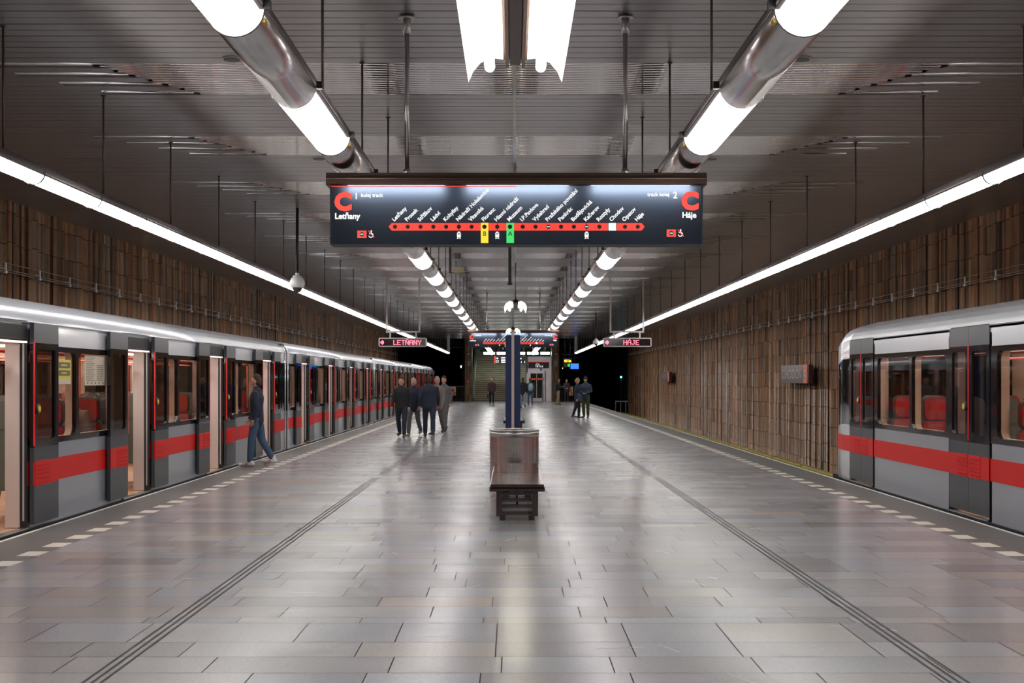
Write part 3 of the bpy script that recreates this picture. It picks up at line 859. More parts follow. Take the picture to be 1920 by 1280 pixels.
# ------------------------------------------------------------------ benches, litter bin, blue column
def bench(Y, L_, label):
    root = thing('bench', label, 'bench', (0.06, Y, 0), 0, 'dark benches on the platform middle')
    for (a, b_) in ((0, L_/2-0.012), (L_/2+0.012, L_)):
        q = MB(); q.box(-0.315, 0.315, a, b_, 0.375, 0.43)
        q.box(-0.325, 0.325, a, b_, 0.345, 0.40)
        o = q.build('seat_slab', lacquer, root)
        bv = o.modifiers.new('b', 'BEVEL'); bv.width = 0.006; bv.segments = 2
    for yy in (0.06, L_-0.2):
        q = MB()
        for s_ in (-1, 1):
            q.box(s_*0.21-0.035, s_*0.21+0.035, yy, yy+0.14, 0.05, 0.345)
            q.box(s_*0.17-0.035, s_*0.17+0.035, yy+0.02, yy+0.12, 0.0, 0.05)
        for z in (0.065, 0.15, 0.225, 0.30): q.box(-0.20, 0.20, yy+0.01, yy+0.12, z, z+0.032)
        q.build('trestle_leg', lacquer, root)
    q = MB()
    for x in (-0.13, 0.13): q.box(x-0.04, x+0.04, 0.2, L_-0.2, 0.26, 0.33)
    q.cyl((0, 0.1, 0.18), (0, L_-0.1, 0.18), 0.012, 0, 8)
    q.build('under_rail', lacquer, root)
bench(14.95, 3.85, 'dark lacquered bench nearest the camera, in front of the steel bin')
bench(38.4, 3.6, 'dark bench further away, its ends showing behind the blue column')
root = thing('litter_bin', 'round perforated steel litter bin behind the near bench', 'bin', (0.035, 19.5, 0))
def uvcyl(name, r, z0, z1, m, parent, n=64):
    me = bpy.data.meshes.new(name)
    V = []; Fc = []
    for i in range(n):
        a = 2*PI*i/n; V += [(r*math.cos(a), r*math.sin(a), z0), (r*math.cos(a), r*math.sin(a), z1)]
    for i in range(n): j = (i+1) % n; Fc.append((2*i, 2*j, 2*j+1, 2*i+1))
    me.from_pydata(V, [], Fc); uv = me.uv_layers.new(name='UVMap')
    for i, p in enumerate(me.polygons):
        p.use_smooth = True
        for k, li in enumerate(p.loop_indices): uv.data[li].uv = ((i + (1 if k in (1, 2) else 0))/n, 0 if k < 2 else 1)
    me.materials.append(m); o = bpy.data.objects.new(name, me); C.objects.link(o); o.parent = parent
    return o
uvcyl('perforated_shell', 0.372, 0.05, 0.80, perf, root)
q = MB()
def tub(q, r0, r1, z0, z1, n=64, mi=0):
    b0 = len(q.v)
    for i in range(n):
        a = 2*PI*i/n; c, s_ = math.cos(a), math.sin(a)
        q.v += [(r1*c, r1*s_, z0), (r1*c, r1*s_, z1), (r0*c, r0*s_, z1), (r0*c, r0*s_, z0)]
    for i in range(n):
        j = (i+1) % n
        for k in range(4):
            q.sm.add(len(q.f)); q.f.append((b0+4*i+k, b0+4*j+k, b0+4*j+(k+1) % 4, b0+4*i+(k+1) % 4)); q.m.append(mi)
tub(q, 0.362, 0.374, 0.79, 0.875); tub(q, 0.33, 0.38, 0.872, 0.90); q.build('rim', steel, root)
q = MB(); tub(q, 0.35, 0.377, 0.0, 0.06); q.build('base_ring', steel, root)
q = MB(); q.cyl((0, 0, 0.03), (0, 0, 0.84), 0.30, 0, 32); q.build('inner_liner', clip, root)

root = thing('blue_column', 'tall navy blue column with a beige centre post on the platform middle', 'column', (0.02, 30.0, 0))
q = MB(); q.prism([(p[0], p[1]) for p in rrect(-0.175, 0.178, 0.0, EYE+1.055, 0.05)], 'y', 0.05, 0.30); q.build('blue_panel', blue, root)
q = MB(); q.box(-0.032, 0.032, 0.0, 0.052, 0, EYE+1.13); q.box(-0.032, 0.032, 0.3, 0.35, 0, EYE+1.13); q.build('post', beige, root)

# ------------------------------------------------------------------ far end of the platform
ys = YE
q = MB()
# tile-clad end piers
def pier(px0, px1, label, n):
    x0 = (px0-959.5)*ys/F; x1 = (px1-959.5)*ys/F
    V = []; me = None
    q = MB(); q.box(x0, x1, ys, ys+1.6, 0, ZC)
    rnd = random.Random(n); x = x0
    while x < x1-0.02:
        w_ = min(rnd.uniform(0.10, 0.16), x1-x)
        z = 0.0
        while z < ZC:
            z1 = min(z+0.54, ZC)
            q.prism([(x+0.004, ys+0.01), (x+w_*0.15, ys-0.03), (x+w_*0.5, ys-0.045), (x+w_*0.85, ys-0.03), (x+w_-0.004, ys+0.01)], 'z', z+0.006, z1-0.006, rnd.choice([0, 1, 2]))
            z = z1
        x += w_
    o = q.build('wall_pier', [mat('pier tile brown', (0.20, 0.115, 0.055), 0.35), mat('pier tile ochre', (0.26, 0.16, 0.08), 0.35), mat('pier tile dark', (0.13, 0.08, 0.045), 0.35)])
    struct(o)
pier(871, 884.5, '', 1); pier(1033.5, 1048.5, '', 2)
# flanking dark end panels between piers and the tunnel, and the header
q = MB()
q.box(-13.0, -3.75, ys+1.5, ys+1.6, ZC-0.35, ZC+0.1); q.box(3.75, 13, ys+1.5, ys+1.6, ZC-0.35, ZC+0.1)
q.build('wall_header', dark)
struct(bpy.data.objects['wall_header'])
# stairs
xs0 = (884.5-959.5)*ys/F; xs1 = (987-959.5)*ys/F
root = thing('staircase', 'wide stone staircase climbing behind the platform end, left of the lift', 'stairs', (0, ys+0.6, 0))
q = MB(); NS = 26
for i in range(NS):
    q.box(xs0+0.1, xs1, i*0.31, NS*0.31, i*0.152, (i+1)*0.152-0.04, 0)
    q.box(xs0+0.1, xs1, i*0.31-0.03, NS*0.31, (i+1)*0.152-0.04, (i+1)*0.152, 1)
q.build('steps', [stairm, stairtop], root)
q = MB(); q.box(xs0, xs0+0.1, 0, 8, 0, 0.2)
q.prism([(0, 0.0), (0, 0.95), (NS*0.31, NS*0.152+0.95), (NS*0.31, NS*0.152)], 'x', xs0+0.02, xs0+0.08, 0); q.build('side_wall', hallwall, root)
q = MB(); q.cyl((xs0+0.16, -0.1, 0.95), (xs0+0.16, NS*0.31, NS*0.152+0.95), 0.045, 0, 10)
q.cyl((xs0+0.16, -0.1, 0), (xs0+0.16, -0.1, 0.95), 0.03, 0, 8); q.build('handrail', greenglass, root)
for x in (xs1-0.9,):
    q = MB(); q.cyl((x, 0, 0.95), (x, NS*0.31, NS*0.152+0.95), 0.03, 0, 10)
    for k in range(0, 26, 5): q.cyl((x, k*0.31, k*0.152), (x, k*0.31, k*0.152+0.95), 0.02, 0, 8)
    q.build('handrail', greenglass, root)
# upper hall behind
zh = ZC
q = MB(); q.box(-3.75, 3.75, 116, 116.3, 0, 8.2); struct(q.build('wall_hall', hallwall))
q = MB(); q.box(-3.95, -3.75, ys+1.6, 116, 0, 8.2); q.box(3.75, 3.95, ys+1.6, 116, 0, 8.2); struct(q.build('wall_hall_side', hallwall))
q = MB(); q.box(-3.9, 3.9, ys+1.6, 116.2, 8.0, 8.2); struct(q.build('ceiling_hall', hallwall))
q = MB(); q.box(-3.75, 3.75, ys+0.6+NS*0.31, 116, NS*0.152-0.3, NS*0.152); struct(q.build('floor_hall', stairm))
q = MB(); q.box(-3.75, 3.75, ys+1.5, ys+1.7, ZC, 8.2); struct(q.build('wall_hall_front', hallwall))
for i, (px0, px1) in enumerate(((905, 928), (930, 955), (962, 985), (987, 1010), (1012, 1031))):
    Yh = 101.0
    xa, _, zz = at(px0, 662, Yh); xb = at(px1, 662, Yh)[0]
    q = MB(); q.box(-(xb-xa)/2+0.05, (xb-xa)/2-0.05, 0, 0.25, zz-0.08, zz+0.08); q.box(-(xb-xa)/2, (xb-xa)/2, 0.05, 0.2, zz+0.08, zz+0.14, 1)
    q.cyl((0, 0.12, zz+0.15), (0, 0.12, 7.95), 0.02, 1, 6)
    o = q.build('hall_light', [halllamp, housing]); o.location = ((xa+xb)/2, Yh, 0)
    tag(o, 'bright strip light over the stair head, %s in the row from the left' % ['first', 'second', 'third', 'fourth', 'fifth'][i], 'light', 'strip lights over the stair head')
for (a, b_) in ((893, 899), (900, 905.5)):
    pass
for i, (a, b_, m) in enumerate(((890, 906, 0), (1014, 1026, 1))):
    xa, _, zt = at(a, 653, 108.5); xb, _, zb = at(b_, 668, 108.5)
    q = MB(); q.box(xa, xb, 108.5, 108.8, zb, zt, 0); q.box(xa+0.17, xa+0.42, 108.46, 108.5, zb+0.06, zt-0.06, 1)
    q.cyl(((xa+xb)/2, 108.6, zt), ((xa+xb)/2, 108.6, 8.0), 0.03, 0, 6)
    tag(q.build('hanging_panel', [olive, tan]), 'green and tan panel hanging over the stair head, %s' % ('at the left pier' if m == 0 else 'above the lift'), 'panel')
# lift
xl0 = (987-959.5)*ys/F; xl1 = (1033.5-959.5)*ys/F; zl = at(0, 668, ys)[2]
root = thing('lift', 'stainless steel lift with dark glass doors at the platform end', 'lift', (0, ys+0.2, 0))
q = MB(); q.box(xl0, xl1, 0.05, 2.2, 0, zl)
q.box(xl0, xl0+0.08, 0, 0.05, 0, zl); q.box(xl1-0.7, xl1, -0.02, 0.05, 0, 0.92*zl*0.6); q.box(xl0, xl1, 0, 0.05, at(0, 700, ys)[2]+0.02, zl)
q.build('cabin_shaft', steel_lift, root)
xa = (994.5-959.5)*ys/F; xb = (1017-959.5)*ys/F; zd = at(0, 700, ys)[2]
mid = (xa+xb)/2
for (u, v) in ((xa, mid-0.02), (mid+0.02, xb)):
    q = MB(); q.box(u, v, 0.0, 0.05, 0.25, zd, 0)
    dd = q.build('lift_door', glassdark, root)
    q = MB(); c = (u+v)/2
    for k in (-0.09, 0.09): q.cyl((c+k, -0.01, 1.72), (c+k, 0.0, 1.72), 0.075, 0, 14)
    q.build('warning_dots', mat('orange red dots', (0.85, 0.09, 0.03), 0.5, emit=0.25), dd)
q = MB(); q.box(xa-0.06, xa, -0.02, 0.05, 0, zd+0.06); q.box(xb, xb+0.06, -0.02, 0.05, 0, zd+0.06); q.box(xa, xb, -0.02, 0.05, zd, zd+0.06); q.box(mid-0.02, mid+0.02, -0.02, 0.05, 0, zd); q.box(xa, xb, -0.02, 0.05, 0.0, 0.25)
q.build('door_frame', steel, root)
q = MB(); q.cyl((xb+0.2, -0.04, 0), (xb+0.2, -0.04, zd+0.2), 0.035, 0, 8); q.build('red_pole', mat('dull red pole', (0.35, 0.08, 0.08), 0.4), root)
q = MB(); q.box(xb-0.22, xb-0.05, -0.01, 0.0, 2.35, 2.8); q.build('notice', mat('pale blue notice', (0.55, 0.6, 0.8), 0.6), root)
# lift sign
def board_sign(name, px0, px1, py0, py1, Y, label, side=False, txt=True):
    xa, _, zt = at(px0, py0, Y); xb, _, zb = at(px1, py1, Y)
    root = thing(name, label, 'sign', (xa, Y, 0)); W = xb-xa; H = zt-zb
    q = MB(); q.box(0, W, 0, 0.1, zb, zt, 0); q.build('board', mat('board black', (0.02, 0.02, 0.024), 0.4), root)
    q = MB()
    if side: q.box(0, 0.10, -0.01, 0, zb, zt, 1)
    else: q.box(0, W, -0.01, 0, zt-0.07, zt, 1)
    q.build('red_band', [sw, sr], root)
    return root, W, H, zb, zt
r_, W, H, zb, zt = board_sign('lift_sign', 990, 1029, 677, 690, ys+0.08, 'black lift sign with a red top band above the lift doors')
q = MB(); u = H/10
def pic_person(q, x, z, s_, y=-0.012):
    q.face([(x+s_*0.5*math.cos(2*PI*i/10), y, z+s_*3.2+s_*0.5*math.sin(2*PI*i/10)) for i in range(10)])
    q.face([(x-s_*0.7, y, z), (x+s_*0.7, y, z), (x+s_*0.7, y, z+s_*2.5), (x-s_*0.7, y, z+s_*2.5)])
x0 = W*0.36
for a in ((x0, x0+u*0.6, 1.2*u, 5.4*u), (x0+4.6*u, x0+5.2*u, 1.2*u, 5.4*u), (x0, x0+1.4*u, 4.9*u, 5.4*u), (x0+3.8*u, x0+5.2*u, 4.9*u, 5.4*u)):
    q.face([(a[0], -0.012, zb+a[2]), (a[1], -0.012, zb+a[2]), (a[1], -0.012, zb+a[3]), (a[0], -0.012, zb+a[3])])
pic_person(q, x0+2.6*u, zb+1.2*u, u*1.0); 
for k in (1.6, 3.6): q.face([(x0+k*u-0.7*u, -0.012, zb+6.4*u), (x0+k*u+0.7*u, -0.012, zb+6.4*u), (x0+k*u, -0.012, zb+(7.8 if k < 2 else 5.4)*u)])
pic_person(q, x0+7.2*u, zb+1.2*u, u*0.8); pic_person(q, x0+9.6*u, zb+1.2*u, u*0.8)
q.build('pictograms', sw, r_, recalc=False)
r_, W, H, zb, zt = board_sign('direction_sign', 926.5, 989.5, 668, 681, ys-3.0, 'black and white direction sign hanging before the stairs, orange at its left end', True)
q = MB(); u = H/10
q.face([(0.22+1.3*u*math.cos(2*PI*i/14), -0.012, zb+7.3*u+1.3*u*math.sin(2*PI*i/14)) for i in range(14)])
for k in range(4):
    q.face([(0.14+(k % 2)*2.0*u+0.02, -0.012, zb+(1+2*(k//2))*u), (0.14+(k % 2)*2.0*u+1.2*u, -0.012, zb+(1+2*(k//2))*u), (0.14+(k % 2)*2.0*u+1.2*u, -0.012, zb+(2.4+2*(k//2))*u), (0.14+(k % 2)*2.0*u+0.02, -0.012, zb+(2.4+2*(k//2))*u)])
for k in range(4): q.box(0.5, 0.5+[0.8, 0.7, 0.9, 0.6][k], -0.012, -0.008, zb+(0.9+2.3*k)*u, zb+(2.3+2.3*k)*u)
q.face([(W-0.55+1.3*u*math.cos(2*PI*i/14), -0.012, zb+7.0*u+1.3*u*math.sin(2*PI*i/14)) for i in range(14)])
for k in range(3): pic_person(q, W-0.75+k*0.25, zb+0.8*u, u*0.75)
q.build('pictograms', sw, r_, recalc=False)
q = MB(); q.box(0.3, 0.34, 0.03, 0.07, zt, ZC); q.box(W-0.34, W-0.3, 0.03, 0.07, zt, ZC); q.build('hanging_rod', framegrey, r_)
# pier fittings
for px, sd in ((878, 'left'), (1041.5, 'right')):
    x = (px-959.5)*ys/F
    q = MB(); z0 = at(0, 664, ys)[2]; q.box(x-0.13, x+0.13, ys-0.4, ys-0.1, z0-0.02, z0+0.05); q.cyl((x, ys-0.25, z0), (x, ys-0.25, ZC), 0.03, 0, 6)
    tag(q.build('pier_speaker', framegrey), 'small hanging fitting in front of the %s end pier' % sd, 'speaker')
    q = MB(); z0 = at(0, 677, ys)[2]; q.box(x-0.11, x+0.13, ys-0.075, ys-0.05, z0-0.35, z0, 0)
    for k in range(4): q.box(x-0.08+(k % 2)*0.1, x-0.08+(k % 2)*0.1+0.07, ys-0.078, ys-0.075, z0-0.29+(k//2)*0.14, z0-0.29+(k//2)*0.14+0.09, 1)
    tag(q.build('notice_plate', [mat('pale grey plate', (0.42, 0.38, 0.38), 0.5), ink]), 'pale pictogram plate on the %s end pier' % sd, 'sign')
x, _, z0 = at(877.3, 712, ys)
q = MB(); q.box(x-0.10, x+0.10, ys-0.16, ys-0.05, at(0, 719, ys)[2], at(0, 711, ys)[2]); q.box(x-0.05, x+0.05, ys-0.165, ys-0.16, EYE-0.2, EYE-0.1, 1)
tag(q.build('fire_alarm_box', [mat('alarm red', (0.6, 0.02, 0.02), 0.4), paper]), 'small red alarm box on the left end pier', 'alarm box')
# end railings with warning posters
for sd, xa, xb, pxp in (('left', XL+0.05, xs0-0.55, 849.5), ('right', xl1+0.62, XR-0.1, 1069.5)):
    root = thing('end_railing', 'black railing closing the %s corner of the platform end' % sd, 'railing', (0, YE-0.6, 0))
    q = MB()
    q.box(xa, xb, -0.02, 0.02, 1.13, 1.18); q.build('top_rail', brownmetal if sd == 'left' else clip, root)
    q = MB(); x = xa
    while x < xb: q.box(x, x+0.018, -0.01, 0.01, 0.02, 1.13); x += 0.11
    q.box(xa, xb, -0.015, 0.015, 0.1, 0.13); q.build('bars', clip, root)
    x, _, _ = at(pxp, 712, YE-0.65)
    zt_ = at(0, 724.5, YE)[2]; zb_ = at(0, 741, YE)[2]
    q = MB(); q.box(x-0.19, x+0.19, YE-0.68, YE-0.63, zb_, zt_, 0); q.box(x-0.14, x+0.05, YE-0.685, YE-0.68, zb_+0.28, zt_-0.16, 1)
    q.box(x-0.02, x+0.17, YE-0.685, YE-0.68, zb_+0.04, zb_+0.26, 2)
    tag(q.build('warning_poster', [paper, mat('poster red', (0.6, 0.05, 0.03), 0.6), orangered]), 'white warning poster with red marks on the %s end railing' % sd, 'poster')
# monitors and spot at the right end
root = thing('departure_display', 'hanging departure display with orange and green digits at the right tunnel mouth', 'display', at(1064, 712, 96)[:2]+(0,))
z_ = at(0, 681, 96)[2]
q = MB(); q.box(-0.33, 0.33, 0.02, 0.2, z_-0.30, z_+0.4); q.cyl((-0.2, 0.1, z_+0.4), (-0.2, 0.1, ZC), 0.03, 0, 6); q.cyl((0.2, 0.1, z_+0.4), (0.2, 0.1, ZC), 0.03, 0, 6); q.box(-0.45, 0.4, 0.05, 0.15, z_+0.62, z_+0.68)
q.build('case', clip, root)
q = MB(); q.text('4:31 5m', -0.27, z_+0.10, 0.26, 0.01, 0, 0, 0.012, sx=0.62); q.build('orange_digits', ledo, root, recalc=False)
q = MB(); q.text('129', -0.02, z_-0.22, 0.24, 0.01, 0, 0, 0.01, sx=0.75); q.build('green_digits', ledg, root, recalc=False)
root = thing('monitor', 'blue screen monitor tilted beside the departure display', 'monitor', at(1077, 712, 95)[:2]+(0,), math.radians(12))
z_ = at(0, 686.5, 95)[2]
q = MB(); q.box(-0.33, 0.33, 0, 0.1, z_-0.22, z_+0.22); q.cyl((0, 0.05, z_+0.2), (0, 0.05, ZC), 0.03, 0, 6); q.build('case', clip, root)
q = MB(); q.box(-0.31, 0.31, -0.01, 0, z_-0.2, z_+0.2, 0); q.build('screen', screenblue, root)
for o in (root.children): o.rotation_euler = (0, 0, 0)
for (px, py, Y, m, r, nm, lab, cat) in ((1051, 690, 104, spot, 0.16, 'tunnel_spotlight', 'white spotlight glowing beside the right pier', 'light'),
                                        (865.5, 687, 104, spot, 0.12, 'tunnel_spotlight', 'white spotlight glowing beside the left pier', 'light'),
                                        (1164, 706.5, 104, cyanlamp, 0.09, 'signal_light', 'cyan signal light in the right tunnel mouth', 'signal')):
    x, y, z = at(px, py, Y)
    if nm == 'tunnel_spotlight': x = max(min(x, 9), -9)
    root = thing(nm, lab, cat, (x, y, 0))
    q = MB(); q.ball((0, 0, z), (r, 0.05, r*0.8), 0, 12, 6); q.build('lamp_glass', m, root)
    q = MB(); q.cyl((0, 0.06, z-0.1), (0, 0.06, TB), 0.03, 0, 6); q.box(-r, r, 0.05, 0.15, z-r, z+r); q.build('lamp_post', clip, root)
for sx, X in ((-1, -4.6), (1, 4.63)):
    q = MB(); q.box(X-0.10, X+0.10, 92.35, 92.5, EYE+1.9, ZC)
    tag(q.build('end_bracket', framegrey), 'flat grey ceiling bracket closing the end of the %s light line' % ('left' if sx < 0 else 'right'), 'bracket')

# ------------------------------------------------------------------ metro carriages
L_CAR = 19.2
DC = [2.6+4.75*i-0.05 for i in range(4)]; DC = [2.42, 7.17, 11.92, 16.67]
HW = 0.655; LEAF = 0.76
Z_FL, Z_B0, Z_B1, Z_TOP = 0.03, 0.92, 2.04, 2.30
roofp = [(0, 2.29), (-0.012, 2.34), (-0.05, 2.41), (-0.13, 2.48), (-0.26, 2.54), (-0.45, 2.59), (-0.72, 2.625), (-1.0, 2.645), (-1.35, 2.65)]
roofp = roofp + [(-2.7-x, z) for x, z in roofp[:-1]][::-1]

def seat_mesh():
    a = MB()
    a.prism([(-0.02, 0.40), (0.44, 0.43), (0.45, 0.50), (0.0, 0.48)], 'x', -0.43, 0.43, 0)
    a.prism([(0.0, 0.46), (0.08, 0.46), (0.0, 1.02), (-0.07, 1.02)], 'x', -0.43, 0.43, 0)
    a.prism(rrect(-0.21, 0.21, 1.05, 1.27, 0.06), 'y', -0.10, -0.03, 0)
    a.prism(rrect(-0.42, -0.02, 1.0, 1.25, 0.07), 'y', -0.10, -0.03, 0) if False else None
    return a
def make_car(label, opened=True, nose=False, interior=True):
    root = thing('carriage', label, 'train carriage', (0, 0, 0), 0, None)
    ye = L_CAR-0.18 if not nose else L_CAR-1.9
    y0 = 0.18
    doors = [(c-HW, c+HW) for c in DC]
    if nose: doors = doors[:]
    segs = []
    ys_ = [y0] + [v for d in doors for v in d] + [ye]
    for i in range(0, len(ys_), 2): segs.append((ys_[i], ys_[i+1]))
    # lower panels, stripe, upper panels
    q = MB(); st = MB(); up = MB(); bd = MB(); fr = MB()
    wins = []
    for k, (a, b_) in enumerate(segs):
        if b_-a < 0.05: continue
        q.box(-0.06, 0, a, b_, 0.0, Z_B0, 0)
        st.box(-0.01, 0.004, a, b_, 0.485, 0.745, 0)
        up.box(-0.06, 0, a, b_, Z_B1, Z_TOP, 0)
        if k in (0, 4):
            ws = [(max(a+0.3, y0+0.3), b_-0.15)] if k == 0 else [(a+0.15, b_-0.35)]
            if nose and k == 4: ws = []
        else:
            c = (a+b_)/2; ws = [(a+0.18, c-0.15), (c-0.05, b_-0.22)]
        cuts = [a]
        bd = MB()
        if not ws: bd.box(-0.06, 0.002, a, b_, Z_B0, Z_B1, 0)
        else:
            bounds = [a] + [(ws[i][1]+ws[i+1][0])/2 for i in range(len(ws)-1)] + [b_]
            for (u, v), (p, r) in zip(ws, zip(bounds[:-1], bounds[1:])):
                bd.ring(rect_like(p, r, Z_B0, Z_B1), rrect(u, v, 0.985, 1.975, 0.09), 'x', -0.05, 0.002, 0)
                wins.append((u, v))
        bd.build('window_band', blackgloss, root)
    q.build('lower_panels', silver_dark, root); st.build('red_stripe', red, root)
    up.build('upper_panels', silver, root)
    for (u, v) in wins:
        g = MB(); g.face([(-0.02, u-0.01, 0.98), (-0.02, v+0.01, 0.98), (-0.02, v+0.01, 1.98), (-0.02, u-0.01, 1.98)]); pane = g.build('window_pane', glass, root, recalc=False)
        g = MB(); g.ring(rrect(u-0.03, v+0.03, 0.955, 2.005, 0.10), rrect(u, v, 0.985, 1.975, 0.09), 'x', -0.13, -0.05, 0)
        g.build('window_lining', frame_cream, pane)
    # roof
    q = MB(); q.prism(roofp + [(-2.7, 2.25), (0, 2.25)], 'y', y0, ye, 0, smooth=False)
    for i in range(len(roofp)-1): pass
    ro = q.build('roof', silver, root)
    for p in ro.data.polygons: p.use_smooth = len(p.vertices) == 4 and abs(p.normal.y) < 0.5 and p.normal.z > -0.2 and not (abs(p.normal.x) > 0.995)
    q = MB(); q.box(-0.012, 0.006, y0, ye, 2.275, 2.29, 0); q.build('gutter', doorgrey, root)
    # end rings
    ends = [y0] if nose else [y0, ye]
    for e in ends:
        q = MB(); sc = [(x if x > -1.35 else x, z) for x, z in roofp]
        prof = [(0.012, 0.0), (0.012, 2.29)] + [(x+0.01*(1 if x > -1.35 else -1), z+0.012) for x, z in roofp[1:-1]] + [(-2.712, 2.29), (-2.712, 0.0)]
        q.strip(prof, 'y', e-0.05, e+0.05, 0, smooth=True); q.strip([(x-0.05 if x > -1.35 else x+0.05, z-0.05) for x, z in prof], 'y', e-0.05, e+0.05, 0)
        q.build('end_ring', silver, root)
    q = MB()
    for (a, b_) in ([(-0.0, 0.18)] if nose else [(0.0, 0.18), (ye, L_CAR)]):
        q.box(-2.62, -0.08, a, b_, 0.0, 2.5, 0)
    g_ = q.build('gangway', blackmat, root)
    # skirt and floor
    q = MB(); q.box(-2.65, -0.03, y0, ye, -0.75, 0.0, 0); q.box(-0.03, 0.03, y0, ye, -0.11, 0.015, 0); q.build('underframe', skirt, root)
    q = MB(); q.box(-2.6, -0.02, y0, ye, -0.01, 0.022, 0); q.build('interior_floor', infloor, root)
    q = MB(); q.box(-2.7, -2.62, y0, ye, 0.0, 1.0, 0); q.box(-2.7, -2.62, y0, ye, 1.95, 2.25, 0)
    cuts = []
    for (a, b_) in zip([y0+0.2]+[c+0.9 for c in DC], [c-0.9 for c in DC]+[ye-0.2]):
        if b_-a > 0.5: cuts.append((a, b_))
    yy = y0
    for (a, b_) in cuts: q.box(-2.7, -2.62, yy, a, 1.0, 1.95, 0); q.box(-2.7, -2.62, (a+b_)/2-0.07, (a+b_)/2+0.07, 1.0, 1.95, 0); yy = b_
    q.box(-2.7, -2.62, yy, ye, 1.0, 1.95, 0)
    wl = q.build('far_side', inwall, root)
    q = MB()
    for (a, b_) in zip([y0+0.2]+[c+0.9 for c in DC], [c-0.9 for c in DC]+[ye-0.2]):
        if b_-a > 0.5: q.face([(-2.66, a, 1.0), (-2.66, b_, 1.0), (-2.66, b_, 1.95), (-2.66, a, 1.95)])
    q.build('far_window', glass, root, recalc=False)
    q = MB(); q.box(-2.62, -0.05, y0, ye, 2.15, 2.25, 0); q.build('interior_ceiling', inceil, root)
    for x in (-0.75, -1.95):
        q = MB(); q.box(x-0.06, x+0.06, y0+0.3, ye-0.3, 2.125, 2.15, 0); q.build('interior_lamp', inlamp, root)
    q = MB(); q.cyl((-0.55, y0+0.3, 1.98), (-0.55, ye-0.3, 1.98), 0.018, 0, 8); q.cyl((-2.15, y0+0.3, 1.98), (-2.15, ye-0.3, 1.98), 0.018, 0, 8); q.build('grab_rail', pole_orange, root)
    # doors
    lt, lf = (0.028, 0.075) if opened else (-0.02, 0.012)
    for k, (a, b_) in enumerate(doors):
        q = MB()
        q.box(-0.10, 0.0, a-0.0, b_, 2.10, Z_TOP, 0); q.box(-0.10, 0.0, b_-0.01, b_+0.07, 0.0, 2.2, 0); q.box(-0.10, 0.0, a-0.07, a+0.01, 0.0, 2.2, 0)
        q.box(-0.30, -0.05, a, b_, 2.07, 2.24, 0)
        q.cyl((-0.02, a, 2.2), (-0.02, b_, 2.2), 0.018, 1, 8)
        q.box(-0.05, -0.03, b_-0.012, b_-0.008, 0.1, 2.05, 2)
        dfm = q.build('door_frame', [blackmat, clip, framegrey], root)
        q = MB(); q.box(-0.06, 0.0, a, b_, 2.055, 2.075, 0); q.build('door_header_light', mat('header strip', (0.9, 0.75, 0.7), 0.4, emit=0.9), dfm)
        q = MB(); q.box(-0.06, 0.02, a+0.02, b_-0.02, 0.0, 0.03, 0); q.build('sill', steel, dfm)
        for yy in (b_-0.04, a+0.0):
            q = MB(); q.box(-0.23, -0.075, yy, yy+0.04, 0.03, 2.05, 0); q.build('door_pillar', panelwhite, root)
        for yy in (a-0.12, b_+0.12):
            q = MB(); q.cyl((-0.55, yy, 0.02), (-0.55, yy, 2.14), 0.018, 0, 8); q.build('grab_pole', pole_orange, root)
        for sd in (-1, 1):
            if opened: u, v = (a-LEAF, a) if sd < 0 else (b_, b_+LEAF)
            else: u, v = (a-0.02, (a+b_)/2-0.004) if sd < 0 else ((a+b_)/2+0.004, b_+0.02)
            q = MB()
            q.box(lt, lf, u, v, 0.06, 0.90, 0); q.box(lt, lf, u, v, 2.06, 2.28, 0)
            q.ring(rect_like(u, v, 0.90, 2.06), rrect(u+0.10, v-0.10, 0.99, 1.99, 0.05), 'x', lt, lf, 1)
            lf_ = q.build('door_leaf', [doorgrey, blackgloss], root)
            q = MB(); q.face([(lf-0.02, u+0.09, 0.98), (lf-0.02, v-0.09, 0.98), (lf-0.02, v-0.09, 2.0), (lf-0.02, u+0.09, 2.0)]); q.build('door_pane', doorglass, lf_, recalc=False)
            ed = v if sd < 0 else u
            e0, e1 = (ed-0.03, ed+0.001) if sd < 0 else (ed-0.001, ed+0.03)
            if not opened: e0, e1 = (v-0.02, v) if sd < 0 else (u, u+0.02)
            q = MB(); q.box(lf-0.009, lf+0.005, e0+(0.012 if sd < 0 else 0), e1-(0.012 if sd > 0 else 0), 0.92, 2.07, 0); q.build('red_edge', redbright, lf_)
            q = MB(); q.box(lf-0.01, lf+0.004, u, v, 0.485, 0.745, 0)
            p0, p1 = (v-0.48, v-0.02) if sd < 0 else (u+0.02, u+0.48)
            if not opened: p0, p1 = (v-0.4, v-0.03) if sd < 0 else (u+0.03, u+0.4)
            q.box(lf, lf+0.008, p0, p1, 0.478, 0.752, 0)
            for r in range(5):
                for c in range(7):
                    yy = p0+0.035+c*0.062+(0.031 if r % 2 else 0)
                    if yy+0.03 < p1: q.box(lf+0.008, lf+0.018, yy, yy+0.034, 0.505+r*0.048, 0.516+r*0.048, 0)
            q.build('stripe_pad', red, lf_)
            if sd > 0:
                q = MB(); cy = u+0.10
                q.cyl((lf, cy, 1.33), (lf+0.02, cy, 1.33), 0.055, 0, 16); q.cyl((lf+0.02, cy, 1.33), (lf+0.028, cy, 1.33), 0.035, 1, 16)
                q.build('door_button', [clip, stickeryellow], lf_)
